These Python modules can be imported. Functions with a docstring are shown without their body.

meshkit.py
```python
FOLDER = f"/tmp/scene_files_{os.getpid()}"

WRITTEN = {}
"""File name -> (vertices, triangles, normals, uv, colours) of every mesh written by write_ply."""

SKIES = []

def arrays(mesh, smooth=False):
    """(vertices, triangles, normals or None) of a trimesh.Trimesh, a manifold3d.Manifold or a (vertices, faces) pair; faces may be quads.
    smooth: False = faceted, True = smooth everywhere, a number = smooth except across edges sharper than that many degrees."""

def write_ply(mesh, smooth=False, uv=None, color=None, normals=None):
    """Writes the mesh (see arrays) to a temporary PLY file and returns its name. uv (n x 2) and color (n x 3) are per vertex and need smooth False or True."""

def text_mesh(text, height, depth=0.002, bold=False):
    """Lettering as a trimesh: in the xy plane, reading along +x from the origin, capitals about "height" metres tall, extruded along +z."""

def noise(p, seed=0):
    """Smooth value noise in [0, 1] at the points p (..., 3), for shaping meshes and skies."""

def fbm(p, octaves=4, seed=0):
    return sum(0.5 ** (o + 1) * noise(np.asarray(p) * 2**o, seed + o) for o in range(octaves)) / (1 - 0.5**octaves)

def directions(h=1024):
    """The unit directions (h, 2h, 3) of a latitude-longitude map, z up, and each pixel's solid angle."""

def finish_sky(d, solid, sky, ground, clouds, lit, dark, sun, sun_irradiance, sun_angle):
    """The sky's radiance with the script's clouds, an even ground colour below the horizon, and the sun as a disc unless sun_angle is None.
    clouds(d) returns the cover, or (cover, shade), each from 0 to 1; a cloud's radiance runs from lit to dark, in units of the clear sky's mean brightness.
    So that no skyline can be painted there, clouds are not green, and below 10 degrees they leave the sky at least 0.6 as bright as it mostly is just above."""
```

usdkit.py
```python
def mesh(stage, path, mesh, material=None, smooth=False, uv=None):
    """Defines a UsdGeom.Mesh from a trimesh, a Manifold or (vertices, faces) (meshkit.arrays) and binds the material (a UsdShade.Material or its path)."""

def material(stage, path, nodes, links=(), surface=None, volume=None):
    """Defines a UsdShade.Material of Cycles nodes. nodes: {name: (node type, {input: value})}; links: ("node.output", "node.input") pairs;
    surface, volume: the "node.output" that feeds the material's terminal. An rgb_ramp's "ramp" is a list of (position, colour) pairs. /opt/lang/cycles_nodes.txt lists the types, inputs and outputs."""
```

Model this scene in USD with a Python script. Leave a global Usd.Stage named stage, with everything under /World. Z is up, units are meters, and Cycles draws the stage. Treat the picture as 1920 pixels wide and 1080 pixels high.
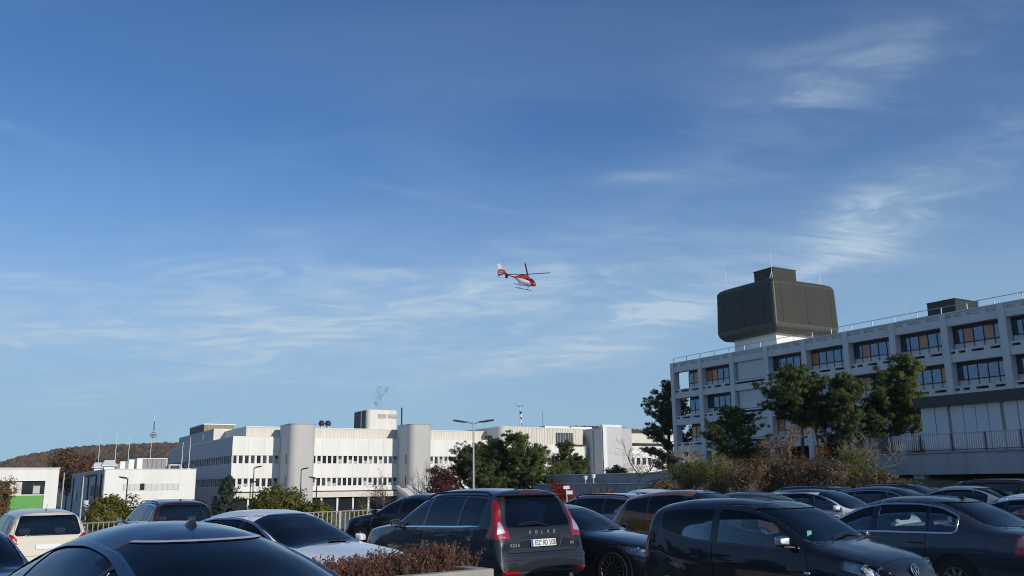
import math, random
import numpy as np, trimesh, manifold3d as m3, shapely
from shapely.geometry import Polygon, box as sbox, LineString
from scipy.interpolate import PchipInterpolator
import usdkit, meshkit
from pxr import Usd, UsdGeom, UsdLux, UsdShade, Gf, Sdf, Vt

# ---------------------------------------------------------------- stage, camera, sky, sun
stage = Usd.Stage.CreateInMemory()
UsdGeom.SetStageUpAxis(stage, UsdGeom.Tokens.z)
UsdGeom.SetStageMetersPerUnit(stage, 1.0)
UsdGeom.Xform.Define(stage, '/World')
stage.SetDefaultPrim(stage.GetPrimAtPath('/World'))
UsdGeom.Scope.Define(stage, '/World/Looks')

EYE = 1.75
cam = UsdGeom.Camera.Define(stage, '/World/camera')
cam.CreateHorizontalApertureAttr(36.0)
cam.CreateVerticalApertureAttr(20.25)
cam.CreateFocalLengthAttr(36.0 * 1650 / 1920)
cam.CreateFStopAttr(0.0)
cam.CreateClippingRangeAttr((0.05, 20000.0))
cam.CreateExposureAttr(0.10)
TILT, ROLL = math.radians(12.47), 0.011
_F = np.array([0, math.cos(TILT), math.sin(TILT)])
_U0 = np.array([0, -math.sin(TILT), math.cos(TILT)])
_R = np.array([1., 0, 0]) * math.cos(ROLL) - _U0 * math.sin(ROLL)
_U = _U0 * math.cos(ROLL) + np.array([1., 0, 0]) * math.sin(ROLL)
_M = np.eye(4); _M[0, :3], _M[1, :3], _M[2, :3], _M[3, :3] = _R, _U, -_F, (0, 0, EYE)
cam.AddTransformOp().Set(Gf.Matrix4d(*[float(x) for x in _M.ravel()]))

SUN_AZ, SUN_EL = math.radians(136.0), math.radians(21.0)
SKY_STRENGTH, SUN_INTENSITY = 0.112, 0.84
sun_dir = np.array([math.sin(SUN_AZ) * math.cos(SUN_EL), math.cos(SUN_AZ) * math.cos(SUN_EL), math.sin(SUN_EL)])
sun = UsdLux.DistantLight.Define(stage, '/World/sun')
sun.CreateAngleAttr(0.53); sun.CreateIntensityAttr(SUN_INTENSITY); sun.CreateNormalizeAttr(True)
sun.CreateColorAttr(Gf.Vec3f(1.0, 0.93, 0.82))
_z = sun_dir; _x = np.cross([0, 0, 1.], _z); _x /= np.linalg.norm(_x); _y = np.cross(_z, _x)
_M = np.eye(4); _M[0, :3], _M[1, :3], _M[2, :3] = _x, _y, _z
sun.AddTransformOp().Set(Gf.Matrix4d(*[float(x) for x in _M.ravel()]))


def sky_material():
    """Physical sky with thin cirrus mixed in: streaked noise on the plane of a cloud layer, denser in a few drifting bands."""
    N, L = {}, []
    N['pos'] = ('geometry', {})
    N['sky'] = ('sky_texture', {'sky_type': 'single_scattering', 'sun_disc': False, 'sun_elevation': SUN_EL, 'sun_rotation': SUN_AZ,
                                'altitude': 600.0, 'air_density': 0.9, 'aerosol_density': 0.12, 'ozone_density': 5.0})
    N['nrm'] = ('vector_math', {'math_type': 'normalize'}); L.append(('pos.position', 'nrm.vector1'))
    N['sep'] = ('separate_xyz', {}); L.append(('nrm.vector', 'sep.vector'))

    def mth(name, op, a, b=None, c=None, clamp=False):
        inp = {'math_type': op, 'use_clamp': clamp}
        for k, v in (('value1', a), ('value2', b), ('value3', c)):
            if isinstance(v, str): L.append((v, f'{name}.{k}'))
            elif v is not None: inp[k] = float(v)
        N[name] = ('math', inp)
        return f'{name}.value'
    zc = mth('zc', 'maximum', 'sep.z', 0.0)
    zz = mth('zz', 'add', zc, 0.16)
    u = mth('u', 'divide', 'sep.x', zz); v = mth('v', 'divide', 'sep.y', zz)
    N['uv'] = ('combine_xyz', {}); L.extend([(u, 'uv.x'), (v, 'uv.y')])
    # streak direction: turned about the vertical, stretched along one axis
    N['map1'] = ('mapping', {'mapping_type': 'point', 'rotation': (0, 0, math.radians(-24)), 'scale': (0.9, 2.1, 1)}); L.append(('uv.vector', 'map1.vector'))
    N['n1'] = ('noise_texture', {'scale': 1.15, 'detail': 9.0, 'roughness': 0.62, 'distortion': 0.9}); L.append(('map1.vector', 'n1.vector'))
    N['map2'] = ('mapping', {'mapping_type': 'point', 'rotation': (0, 0, math.radians(14)), 'scale': (1.0, 2.0, 1), 'location': (4.3, 1.7, 0)}); L.append(('uv.vector', 'map2.vector'))
    N['n2'] = ('noise_texture', {'scale': 2.6, 'detail': 8.0, 'roughness': 0.6, 'distortion': 1.9}); L.append(('map2.vector', 'n2.vector'))
    N['map4'] = ('mapping', {'mapping_type': 'point', 'rotation': (0, 0, math.radians(-20)), 'scale': (1.0, 1.7, 1), 'location': (9.1, 3.2, 0)}); L.append(('uv.vector', 'map4.vector'))
    N['n4'] = ('noise_texture', {'scale': 1.7, 'detail': 4.0, 'roughness': 0.55, 'distortion': 0.6}); L.append(('map4.vector', 'n4.vector'))
    N['n3'] = ('noise_texture', {'scale': 0.42, 'detail': 3.0, 'roughness': 0.5, 'distortion': 0.4}); L.append(('uv.vector', 'n3.vector'))

    def smooth(name, src, a, b, lo=0.0, hi=1.0):
        N[name] = ('map_range', {'range_type': 'smoothstep', 'from_min': a, 'from_max': b, 'to_min': lo, 'to_max': hi, 'clamp': True})
        L.append((src, f'{name}.value')); return f'{name}.result'
    s1 = smooth('s1', 'n1.fac', 0.36, 0.70); s2 = smooth('s2', 'n2.fac', 0.36, 0.70); s3 = smooth('s3', 'n3.fac', 0.36, 0.66, 0.2, 1.0)
    veil = mth('veil', 'multiply', s1, s3); veil = mth('veil2', 'multiply', veil, 0.10)
    # bands of cirrus: where (azimuth, elevation in degrees), size, tilt, weight
    az = mth('az', 'arctan2', 'sep.x', 'sep.y'); el = mth('el', 'arcsine', 'sep.z')
    azd = mth('azd', 'multiply', az, 57.29578); eld = mth('eld', 'multiply', el, 57.29578)
    wob = mth('wob', 'multiply_add', 'n4.fac', 8.0, -4.0)
    total = None
    for i, (a0, e0, la, le, tilt, wt) in enumerate(CLOUD_BANDS):
        ct, st = math.cos(math.radians(tilt)), math.sin(math.radians(tilt))
        da = mth(f'da{i}', 'subtract', azd, a0); de = mth(f'de{i}', 'subtract', eld, e0)
        x1 = mth(f'xa{i}', 'multiply', da, ct); x = mth(f'xb{i}', 'multiply_add', de, st, x1)
        y1 = mth(f'ya{i}', 'multiply', da, -st); y = mth(f'yb{i}', 'multiply_add', de, ct, y1)
        y = mth(f'yw{i}', 'multiply_add', wob, 0.22 * le, y)
        x = mth(f'xs{i}', 'divide', x, la); y = mth(f'ys{i}', 'divide', y, le)
        xx = mth(f'xx{i}', 'multiply', x, x); q = mth(f'q{i}', 'multiply_add', y, y, xx)
        q = mth(f'qn{i}', 'multiply', q, -1.0); g = mth(f'g{i}', 'exponent', q); g = mth(f'gw{i}', 'multiply', g, wt)
        total = g if total is None else mth(f't{i}', 'add', total, g)
    fine = mth('fine', 'multiply_add', s2, 0.72, 0.34)
    fine = mth('fine2', 'multiply', fine, mth('s1b', 'multiply_add', s1, 0.8, 0.45))
    band = mth('band', 'multiply', total, fine)
    # a milky layer towards the horizon
    low = smooth('low', eld, 24.0, 1.0, 0.0, 0.82)
    cov = mth('cov', 'add', veil, band, clamp=True)
    cov = mth('cov3', 'minimum', cov, 0.85)
    N['tint'] = ('mix_color', {'blend_type': 'multiply', 'fac': 1.0, 'b': SKY_TINT, 'use_clamp': False, 'use_clamp_result': False}); L.append(('sky.color', 'tint.a'))
    N['hz'] = ('mix_color', {'blend_type': 'mix', 'b': HAZE_COLOUR, 'use_clamp_result': False}); L.extend([(low, 'hz.fac'), ('tint.result', 'hz.a')])
    N['mix'] = ('mix_color', {'blend_type': 'mix', 'b': CLOUD_COLOUR, 'use_clamp_result': False}); L.extend([(cov, 'mix.fac'), ('hz.result', 'mix.a')])
    N['bg'] = ('background_shader', {'strength': SKY_STRENGTH}); L.append(('mix.result', 'bg.color'))
    return usdkit.material(stage, '/World/Looks/sky', N, L, surface='bg.background')


SKY_TINT = (0.64, 0.88, 1.02)
CLOUD_COLOUR = (4.4, 5.5, 6.5)
HAZE_COLOUR = (2.75, 4.2, 5.5)
CLOUD_BANDS = [  # azimuth, elevation, half length, half height, tilt, weight
    (-8.0, 11.4, 20.0, 2.8, 6.0, 0.85),
    (-22.0, 9.0, 18.0, 3.4, 3.0, 0.75),
    (3.5, 8.2, 10.0, 1.3, 14.0, 0.75),
    (11.0, 10.7, 6.0, 1.3, 14.0, 1.05),
    (23.6, 15.4, 3.6, 1.7, 8.0, 1.25),
    (19.5, 12.8, 4.0, 0.6, 16.0, 0.35),
    (29.0, 18.0, 8.0, 2.2, 24.0, 0.36),
    (24.0, 24.0, 8.5, 1.6, 14.0, 0.15),
    (18.0, 22.0, 11.0, 3.4, 20.0, 0.27),
    (9.5, 19.3, 3.6, 0.35, -3.0, 0.30),
    (6.6, 13.3, 1.2, 0.25, -4.0, 0.45),
    (7.2, 12.7, 0.8, 0.22, 4.0, 0.35),
    (-9.0, 19.0, 6.5, 0.22, -10.0, 0.12),
    (-1.0, 17.6, 3.0, 0.15, -9.0, 0.12),
    (-31.0, 20.0, 3.0, 0.3, -8.0, 0.22),
    (55.0, 16.0, 14.0, 3.0, 14.0, 0.45),
    (-60.0, 14.0, 18.0, 3.0, -6.0, 0.40),
    (170.0, 18.0, 30.0, 4.0, 8.0, 0.40),
    (110.0, 30.0, 20.0, 4.0, 20.0, 0.35),
    (-120.0, 24.0, 24.0, 4.0, -12.0, 0.38),
]
dome = UsdLux.DomeLight.Define(stage, '/World/sky')
dome.GetPrim().SetCustomDataByKey('kind', 'structure')
UsdShade.MaterialBindingAPI.Apply(dome.GetPrim()).Bind(sky_material())

# ---------------------------------------------------------------- scene helpers
_names = {}


def path_for(name, parent=None):
    base = str(parent.GetPath()) if parent else '/World'
    k = (base, name); n = _names.get(k, 0); _names[k] = n + 1
    return f'{base}/{name}' if n == 0 else f'{base}/{name}_{n:03d}'


def tag(p, label=None, cat=None, group=None, kind=None):
    for k, v in (('label', label), ('category', cat), ('group', group), ('kind', kind)):
        if v: p.SetCustomDataByKey(k, v)
    return p


def thing(name, label, cat, loc=(0, 0, 0), rotz=0.0, group=None, kind=None):
    x = UsdGeom.Xform.Define(stage, path_for(name))
    x.AddTranslateOp().Set(Gf.Vec3d(*map(float, loc)))
    if rotz: x.AddRotateZOp().Set(float(rotz))
    return tag(x.GetPrim(), label, cat, group, kind)


def part_group(name, parent, loc=None, rot=None):
    x = UsdGeom.Xform.Define(stage, path_for(name, parent))
    if loc is not None: x.AddTranslateOp().Set(Gf.Vec3d(*map(float, loc)))
    if rot is not None: x.AddRotateXYZOp().Set(Gf.Vec3f(*map(float, rot)))
    return x.GetPrim()


def obj(name, mesh, mat, parent=None, smooth=False, label=None, cat=None, group=None, kind=None):
    m = usdkit.mesh(stage, path_for(name, parent), mesh, mat, smooth)
    return tag(m.GetPrim(), label, cat, group, kind)


def copy_of(src, name, label, loc, rotz=0.0, group=None, scale=None):
    """Another thing of the same build: references the first one."""
    was = src.GetCustomData()
    x = UsdGeom.Xform.Define(stage, path_for(name)); p = x.GetPrim()
    p.GetReferences().AddInternalReference(src.GetPath())
    x.ClearXformOpOrder()
    x.AddTranslateOp(opSuffix='c').Set(Gf.Vec3d(*map(float, loc)))
    x.AddRotateZOp(opSuffix='c').Set(float(rotz))
    if scale is not None: x.AddScaleOp(opSuffix='c').Set(Gf.Vec3f(*map(float, scale)))
    p.SetInstanceable(True)
    return tag(p, label, was['category'], group or was.get('group'))


# ---------------------------------------------------------------- mesh helpers
def bx(x0, x1, y0, y1, z0, z1):
    m = trimesh.creation.box((abs(x1 - x0), abs(y1 - y0), abs(z1 - z0)))
    m.apply_translation(((x0 + x1) / 2, (y0 + y1) / 2, (z0 + z1) / 2)); return m


def cat(ms): return trimesh.util.concatenate(list(ms))


def rbox(x0, x1, y0, y1, z0, z1, r=0.02, seg=8):
    """A box with rounded edges (hull of eight spheres)."""
    s = m3.Manifold.sphere(r, seg)
    return m3.Manifold.batch_hull([s.translate((x, y, z)) for x in (x0 + r, x1 - r) for y in (y0 + r, y1 - r) for z in (z0 + r, z1 - r)])


def tm(man):
    k = man.to_mesh(); return trimesh.Trimesh(k.vert_properties[:, :3], k.tri_verts, process=False)


def tomf(mesh):
    return m3.Manifold(m3.Mesh(np.asarray(mesh.vertices, np.float32), np.asarray(mesh.faces, np.uint32)))


def tube(pts, r, n=6, cap=True):
    """A tube along points with radius r (number or one per point)."""
    pts = np.asarray(pts, float); k = len(pts); r = np.broadcast_to(np.asarray(r, float), (k,))
    t = np.gradient(pts, axis=0); t /= np.maximum(np.linalg.norm(t, axis=1, keepdims=True), 1e-9)
    a = np.where(np.abs(t[:, 2:3]) < 0.9, [[0, 0, 1.]], [[1., 0, 0]])
    u = np.cross(t, a); u /= np.maximum(np.linalg.norm(u, axis=1, keepdims=True), 1e-9); w = np.cross(t, u)
    ang = np.arange(n) * 2 * math.pi / n
    V = (pts[:, None] + r[:, None, None] * (np.cos(ang)[None, :, None] * u[:, None] + np.sin(ang)[None, :, None] * w[:, None])).reshape(-1, 3)
    i = np.arange(k - 1)[:, None] * n; j = np.arange(n)[None]; j2 = (j + 1) % n
    q = np.stack([i + j, i + j2, i + n + j2, i + n + j], -1).reshape(-1, 4)
    F = np.vstack([q[:, [0, 2, 1]], q[:, [0, 3, 2]]])
    if cap:
        V = np.vstack([V, pts[:1], pts[-1:]]); c0, c1 = k * n, k * n + 1; jj = np.arange(n); jn = (jj + 1) % n
        F = np.vstack([F, np.stack([np.full(n, c0), jj, jn], 1), np.stack([np.full(n, c1), (k - 1) * n + jn, (k - 1) * n + jj], 1)])
    return trimesh.Trimesh(V, F, process=False)


def lathe(prof, n=24):
    """Revolve (r, z) points about z."""
    return trimesh.creation.revolve(np.asarray(prof, float), sections=n)


def extrude(poly, h):
    if poly.is_empty: return None
    return cat([trimesh.creation.extrude_polygon(g, h, engine='earcut') for g in getattr(poly, 'geoms', [poly]) if g.area > 1e-6])


def az_vec(a):
    a = math.radians(a); return np.array([math.sin(a), math.cos(a), 0.0])


GRID = 30.1                       # the hospital's plan is turned by this many degrees
GA, GB = az_vec(90 - GRID), az_vec(-GRID)


def hp(a, b, z=0.0): return GA * a + GB * b + np.array([0, 0, z])


def ground_z(x, y):
    """Height of the ground: a car park that falls gently to the left, lower land beyond it, a bank on the right."""
    x, y = np.asarray(x, float), np.asarray(y, float)
    sm = lambda t: np.clip(t, 0, 1) ** 2 * (3 - 2 * np.clip(t, 0, 1))
    z = -0.036 * np.clip(-x - 3.5, 0, 12) + 0.006 * np.clip(x - 4, 0, 30)
    d = y + 0.35 * np.abs(x)
    low = sm((y - 33 + 0.25 * x) / 30.0)
    left = -2.6 * low
    right = 2.7 * sm((y * 0.8 + x * 0.55 - 46) / 22.0)
    w = sm((x - 0.06 * y + 6) / 16.0)
    return z + left * (1 - w) + right * w
# ---------------------------------------------------------------- materials
M = {}


def mat(key, colour, rough=0.6, metal=0.0, vary=0.0, scale=3.0, coat=0.0, spec=0.5, bump=0.0, bscale=40.0, space='position', detail=4.0, coat_rough=0.03, streak=None, **kw):
    """A principled material whose colour varies by noise and whose surface carries fine relief."""
    c = np.array(colour, float)
    N = {'p': ('principled_bsdf', dict(base_color=tuple(c), roughness=rough, metallic=metal, coat_weight=coat, coat_roughness=coat_rough, specular_ior_level=spec, **kw))}
    L = []
    if vary or bump or streak:
        N['g'] = ('geometry', {})
    if vary:
        N['n'] = ('noise_texture', {'scale': scale, 'detail': detail, 'roughness': 0.6})
        if streak:
            N['mp'] = ('mapping', {'scale': streak}); L += [('g.position', 'mp.vector'), ('mp.vector', 'n.vector')]
        else: L.append(('g.position', 'n.vector'))
        N['r'] = ('rgb_ramp', {'ramp': [(0.25, tuple(c * (1 - vary))), (0.5, tuple(c)), (0.78, tuple(np.minimum(c * (1 + vary), 1)))]})
        L += [('n.fac', 'r.fac'), ('r.color', 'p.base_color')]
    if bump:
        N['n2'] = ('noise_texture', {'scale': bscale, 'detail': 3.0}); N['b'] = ('bump', {'strength': bump, 'distance': 0.02})
        L += [('g.position', 'n2.vector'), ('n2.fac', 'b.height'), ('b.normal', 'p.normal')]
    M[key] = usdkit.material(stage, f'/World/Looks/{key}', N, L, surface='p.BSDF')
    return M[key]


def paint(key, colour, rough=0.32, metal=0.0, coat=1.0, dust=0.03, flake=0.0):
    """Car paint: lacquered, with a thin film of road dust."""
    c = np.array(colour, float); d = np.array((0.16, 0.14, 0.12))
    N = {'g': ('geometry', {}), 'n': ('noise_texture', {'scale': 2.2, 'detail': 6.0, 'roughness': 0.7}), 'n2': ('noise_texture', {'scale': 60.0, 'detail': 2.0}),
         'r': ('rgb_ramp', {'ramp': [(0.35, tuple(c)), (0.75, tuple(c * (1 - dust) + d * dust))]}),
         'rr': ('map_range', {'from_min': 0.3, 'from_max': 0.8, 'to_min': 0.008, 'to_max': 0.06}),
         'p': ('principled_bsdf', dict(specular_ior_level=0.15, roughness=rough, metallic=metal, coat_weight=coat, coat_roughness=0.05, coat_ior=1.42))}
    L = [('g.position', 'n.vector'), ('g.position', 'n2.vector'), ('n.fac', 'r.fac'), ('r.color', 'p.base_color'), ('n.fac', 'rr.value'), ('rr.result', 'p.coat_roughness')]
    M[key] = usdkit.material(stage, f'/World/Looks/{key}', N, L, surface='p.BSDF')
    return M[key]


def pane(key, tint, ior=1.5, rough=0.0, gloss=(1, 1, 1)):
    N = {'t': ('transparent_bsdf', {'color': tint}), 'g': ('glossy_bsdf', {'color': gloss, 'roughness': rough}), 'f': ('fresnel', {'IOR': ior}), 'm': ('mix_closure', {})}
    M[key] = usdkit.material(stage, f'/World/Looks/{key}', N, [('f.fac', 'm.fac'), ('t.BSDF', 'm.closure1'), ('g.BSDF', 'm.closure2')], surface='m.closure')
    return M[key]


def leaf(key, colours, trans=0.35, scale=0.6, rough=0.6):
    """Foliage: colour varies from clump to clump and leaf to leaf, light passes through the leaves."""
    N = {'g': ('geometry', {}), 'n': ('noise_texture', {'scale': scale, 'detail': 3.0}),
         'mx': ('math', {'math_type': 'multiply_add', 'value2': 0.45, 'value3': 0.0}),
         'ad': ('math', {'math_type': 'multiply_add', 'value2': 0.55}),
         'r': ('rgb_ramp', {'ramp': [(0.22 + 0.56 * i / max(1, len(colours) - 1), c) for i, c in enumerate(colours)]}),
         'p': ('principled_bsdf', {'roughness': rough, 'specular_ior_level': 0.35}), 't': ('translucent_bsdf', {}), 'm': ('mix_closure', {'fac': trans})}
    L = [('g.position', 'n.vector'), ('g.random_per_island', 'mx.value1'), ('n.fac', 'ad.value1'), ('mx.value', 'ad.value3'), ('ad.value', 'r.fac'),
         ('r.color', 'p.base_color'), ('r.color', 't.color'), ('p.BSDF', 'm.closure1'), ('t.BSDF', 'm.closure2')]
    M[key] = usdkit.material(stage, f'/World/Looks/{key}', N, L, surface='m.closure')
    return M[key]


# car paints
paint('paint_night_blue', (0.010, 0.016, 0.030))
paint('paint_dark_saloon', (0.012, 0.018, 0.034), rough=0.4)
paint('paint_black', (0.006, 0.007, 0.011))
paint('paint_black_blue', (0.006, 0.008, 0.016))
paint('paint_anthracite', (0.022, 0.026, 0.032), rough=0.35, metal=0.25)
paint('paint_graphite', (0.040, 0.050, 0.066), rough=0.35, metal=0.45, dust=0.08)
paint('paint_white', (0.74, 0.75, 0.76), rough=0.4, dust=0.06)
paint('paint_cream', (0.62, 0.57, 0.46), rough=0.4, dust=0.05)
paint('paint_maroon', (0.038, 0.006, 0.011))
paint('paint_grey', (0.17, 0.18, 0.20), metal=0.4)
paint('paint_silver', (0.42, 0.44, 0.47), metal=0.6)
paint('paint_brown', (0.20, 0.075, 0.022), metal=0.2, dust=0.06)
paint('paint_dark_brown', (0.035, 0.024, 0.020))
mat('trim_black', (0.012, 0.012, 0.013), 0.45, bump=0.05, bscale=300)
mat('plastic_grey', (0.05, 0.053, 0.057), 0.55, bump=0.05, bscale=300)
mat('gloss_black', (0.006, 0.006, 0.007), 0.12, coat=0.6)
mat('rubber', (0.018, 0.018, 0.018), 0.85, vary=0.3, scale=14)
mat('chrome', (0.72, 0.73, 0.75), 0.12, 1.0)
mat('satin_metal', (0.46, 0.47, 0.49), 0.32, 1.0)
mat('satin_trim', (0.22, 0.24, 0.27), 0.25, 1.0)
mat('alloy', (0.45, 0.46, 0.48), 0.3, 1.0)
mat('alloy_dark', (0.06, 0.06, 0.065), 0.35, 0.7)
mat('steel_dark', (0.05, 0.05, 0.05), 0.6, 0.6, vary=0.3, scale=10)
mat('red_lens', (0.30, 0.008, 0.012), 0.10, coat=1.0, bump=0.25, bscale=90)
mat('red_reflector', (0.40, 0.010, 0.012), 0.2, coat=0.6)
mat('clear_lens_back', (0.70, 0.70, 0.72), 0.18, 0.7, bump=0.3, bscale=70)
mat('lamp_grey', (0.60, 0.62, 0.66), 0.35, 0.35, vary=0.5, scale=14, bump=0.5, bscale=60)
mat('pink_lens', (0.50, 0.16, 0.16), 0.12, coat=1.0, bump=0.25, bscale=80)
mat('seat_fabric', (0.035, 0.036, 0.040), 0.9, vary=0.25, scale=30)
mat('headliner', (0.34, 0.34, 0.33), 0.95)
mat('seat_grey', (0.07, 0.07, 0.075), 0.9, vary=0.25, scale=30)
mat('dash_plastic', (0.02, 0.02, 0.022), 0.7, bump=0.08, bscale=200)
mat('plate_white', (0.80, 0.80, 0.79), 0.4, vary=0.04, scale=20)
mat('plate_blue', (0.03, 0.10, 0.42), 0.4)
mat('ink_black', (0.01, 0.01, 0.01), 0.5)
mat('sticker_green', (0.10, 0.42, 0.32), 0.5)
mat('paper_white', (0.78, 0.80, 0.80), 0.7)
pane('car_glass', (0.80, 0.86, 0.86), 1.48)
pane('screen_glass', (0.80, 0.86, 0.87), 1.72)
mat('badge_silver', (0.62, 0.63, 0.65), 0.35, 0.4)
pane('car_glass_dark', (0.22, 0.25, 0.29), 1.46)
pane('car_glass_privacy', (0.40, 0.45, 0.50), 1.48)
pane('lamp_lens', (0.93, 0.94, 0.95), 1.45)
pane('window_glass', (0.35, 0.40, 0.44), 1.6)
pane('window_glass_sky', (0.62, 0.66, 0.72), 2.8, gloss=(0.55, 0.72, 1.0))
# ground
mat('asphalt', (0.10, 0.099, 0.098), 0.9, vary=0.25, scale=1.4, bump=0.4, bscale=120, detail=8)
mat('paving', (0.16, 0.15, 0.14), 0.9, vary=0.15, scale=2.0, bump=0.3, bscale=80)
mat('road_paint', (0.55, 0.55, 0.54), 0.8, vary=0.2, scale=12)
mat('soil', (0.06, 0.045, 0.035), 0.95, vary=0.3, scale=6, bump=0.6, bscale=60)
mat('land_grass', (0.14, 0.13, 0.075), 0.95, vary=0.35, scale=0.4, bump=0.5, bscale=30)
mat('kerb_concrete', (0.36, 0.34, 0.30), 0.9, vary=0.15, scale=5, bump=0.3, bscale=90)
# buildings
mat('white_cladding', (0.77, 0.76, 0.72), 0.55, vary=0.09, scale=0.5, streak=(1, 1, 0.15))
mat('cream_cladding', (0.66, 0.62, 0.54), 0.6, vary=0.07, scale=1.3, streak=(1, 1, 0.08))
mat('grey_render', (0.50, 0.49, 0.47), 0.75, vary=0.06, scale=0.6, streak=(1, 1, 0.2))
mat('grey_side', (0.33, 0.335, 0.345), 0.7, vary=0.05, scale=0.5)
mat('silver_cladding', (0.52, 0.52, 0.52), 0.5, 0.2, vary=0.05, scale=0.6)
mat('dark_frame', (0.025, 0.027, 0.032), 0.5, 0.3)
mat('dark_room', (0.020, 0.022, 0.026), 0.9)
mat('white_frame', (0.74, 0.74, 0.72), 0.5)
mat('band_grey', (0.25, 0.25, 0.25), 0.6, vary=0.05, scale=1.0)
mat('olive_metal', (0.16, 0.14, 0.085), 0.45, 0.25, vary=0.12, scale=0.9, streak=(1, 1, 0.2))
mat('tower_metal', (0.042, 0.041, 0.031), 0.5, 0.5, vary=0.10, scale=0.7, streak=(1, 1, 0.3))
mat('tower_seam', (0.072, 0.069, 0.054), 0.5, 0.3)
mat('concrete', (0.56, 0.545, 0.53), 0.85, vary=0.08, scale=0.9, bump=0.12, bscale=25)
mat('concrete_dark', (0.22, 0.23, 0.24), 0.9, vary=0.14, scale=0.8, bump=0.2, bscale=25, streak=(1, 1, 0.25))
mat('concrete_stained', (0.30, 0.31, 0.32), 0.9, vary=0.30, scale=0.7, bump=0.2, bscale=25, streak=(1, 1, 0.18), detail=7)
mat('panel_bluegrey', (0.52, 0.52, 0.54), 0.6, vary=0.03, scale=0.5)
mat('curtain_orange', (0.44, 0.17, 0.065), 0.5, vary=0.25, scale=1.2, coat=0.7)
mat('curtain_pale', (0.45, 0.47, 0.45), 0.9, vary=0.1, scale=3)
mat('curtain_green', (0.14, 0.17, 0.13), 0.9, vary=0.1, scale=3)
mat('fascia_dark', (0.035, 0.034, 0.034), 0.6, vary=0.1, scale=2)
mat('rail_grey', (0.32, 0.34, 0.36), 0.5, 0.6)
mat('rail_dark', (0.05, 0.055, 0.065), 0.55, 0.3)
mat('galvanised', (0.46, 0.47, 0.47), 0.45, 0.7, vary=0.08, scale=5)
mat('fence_sunlit', (0.38, 0.37, 0.34), 0.5, 0.4, vary=0.1, scale=5)
mat('green_panel', (0.10, 0.33, 0.065), 0.55, vary=0.05, scale=1)
mat('yellow_sign', (0.45, 0.38, 0.02), 0.6)
mat('white_plain', (0.76, 0.76, 0.75), 0.5, vary=0.03, scale=2)
mat('lamp_dark', (0.06, 0.065, 0.075), 0.45, 0.5)
mat('scaffold_net', (0.55, 0.55, 0.56), 0.8, vary=0.06, scale=1.5)
# helicopter
paint('heli_red', (0.55, 0.030, 0.028), dust=0.02)
paint('heli_white', (0.80, 0.80, 0.80), dust=0.02)
mat('heli_dark', (0.012, 0.014, 0.02), 0.4)
mat('sock_red', (0.50, 0.05, 0.05), 0.8); mat('sock_white', (0.75, 0.75, 0.75), 0.8)
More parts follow.
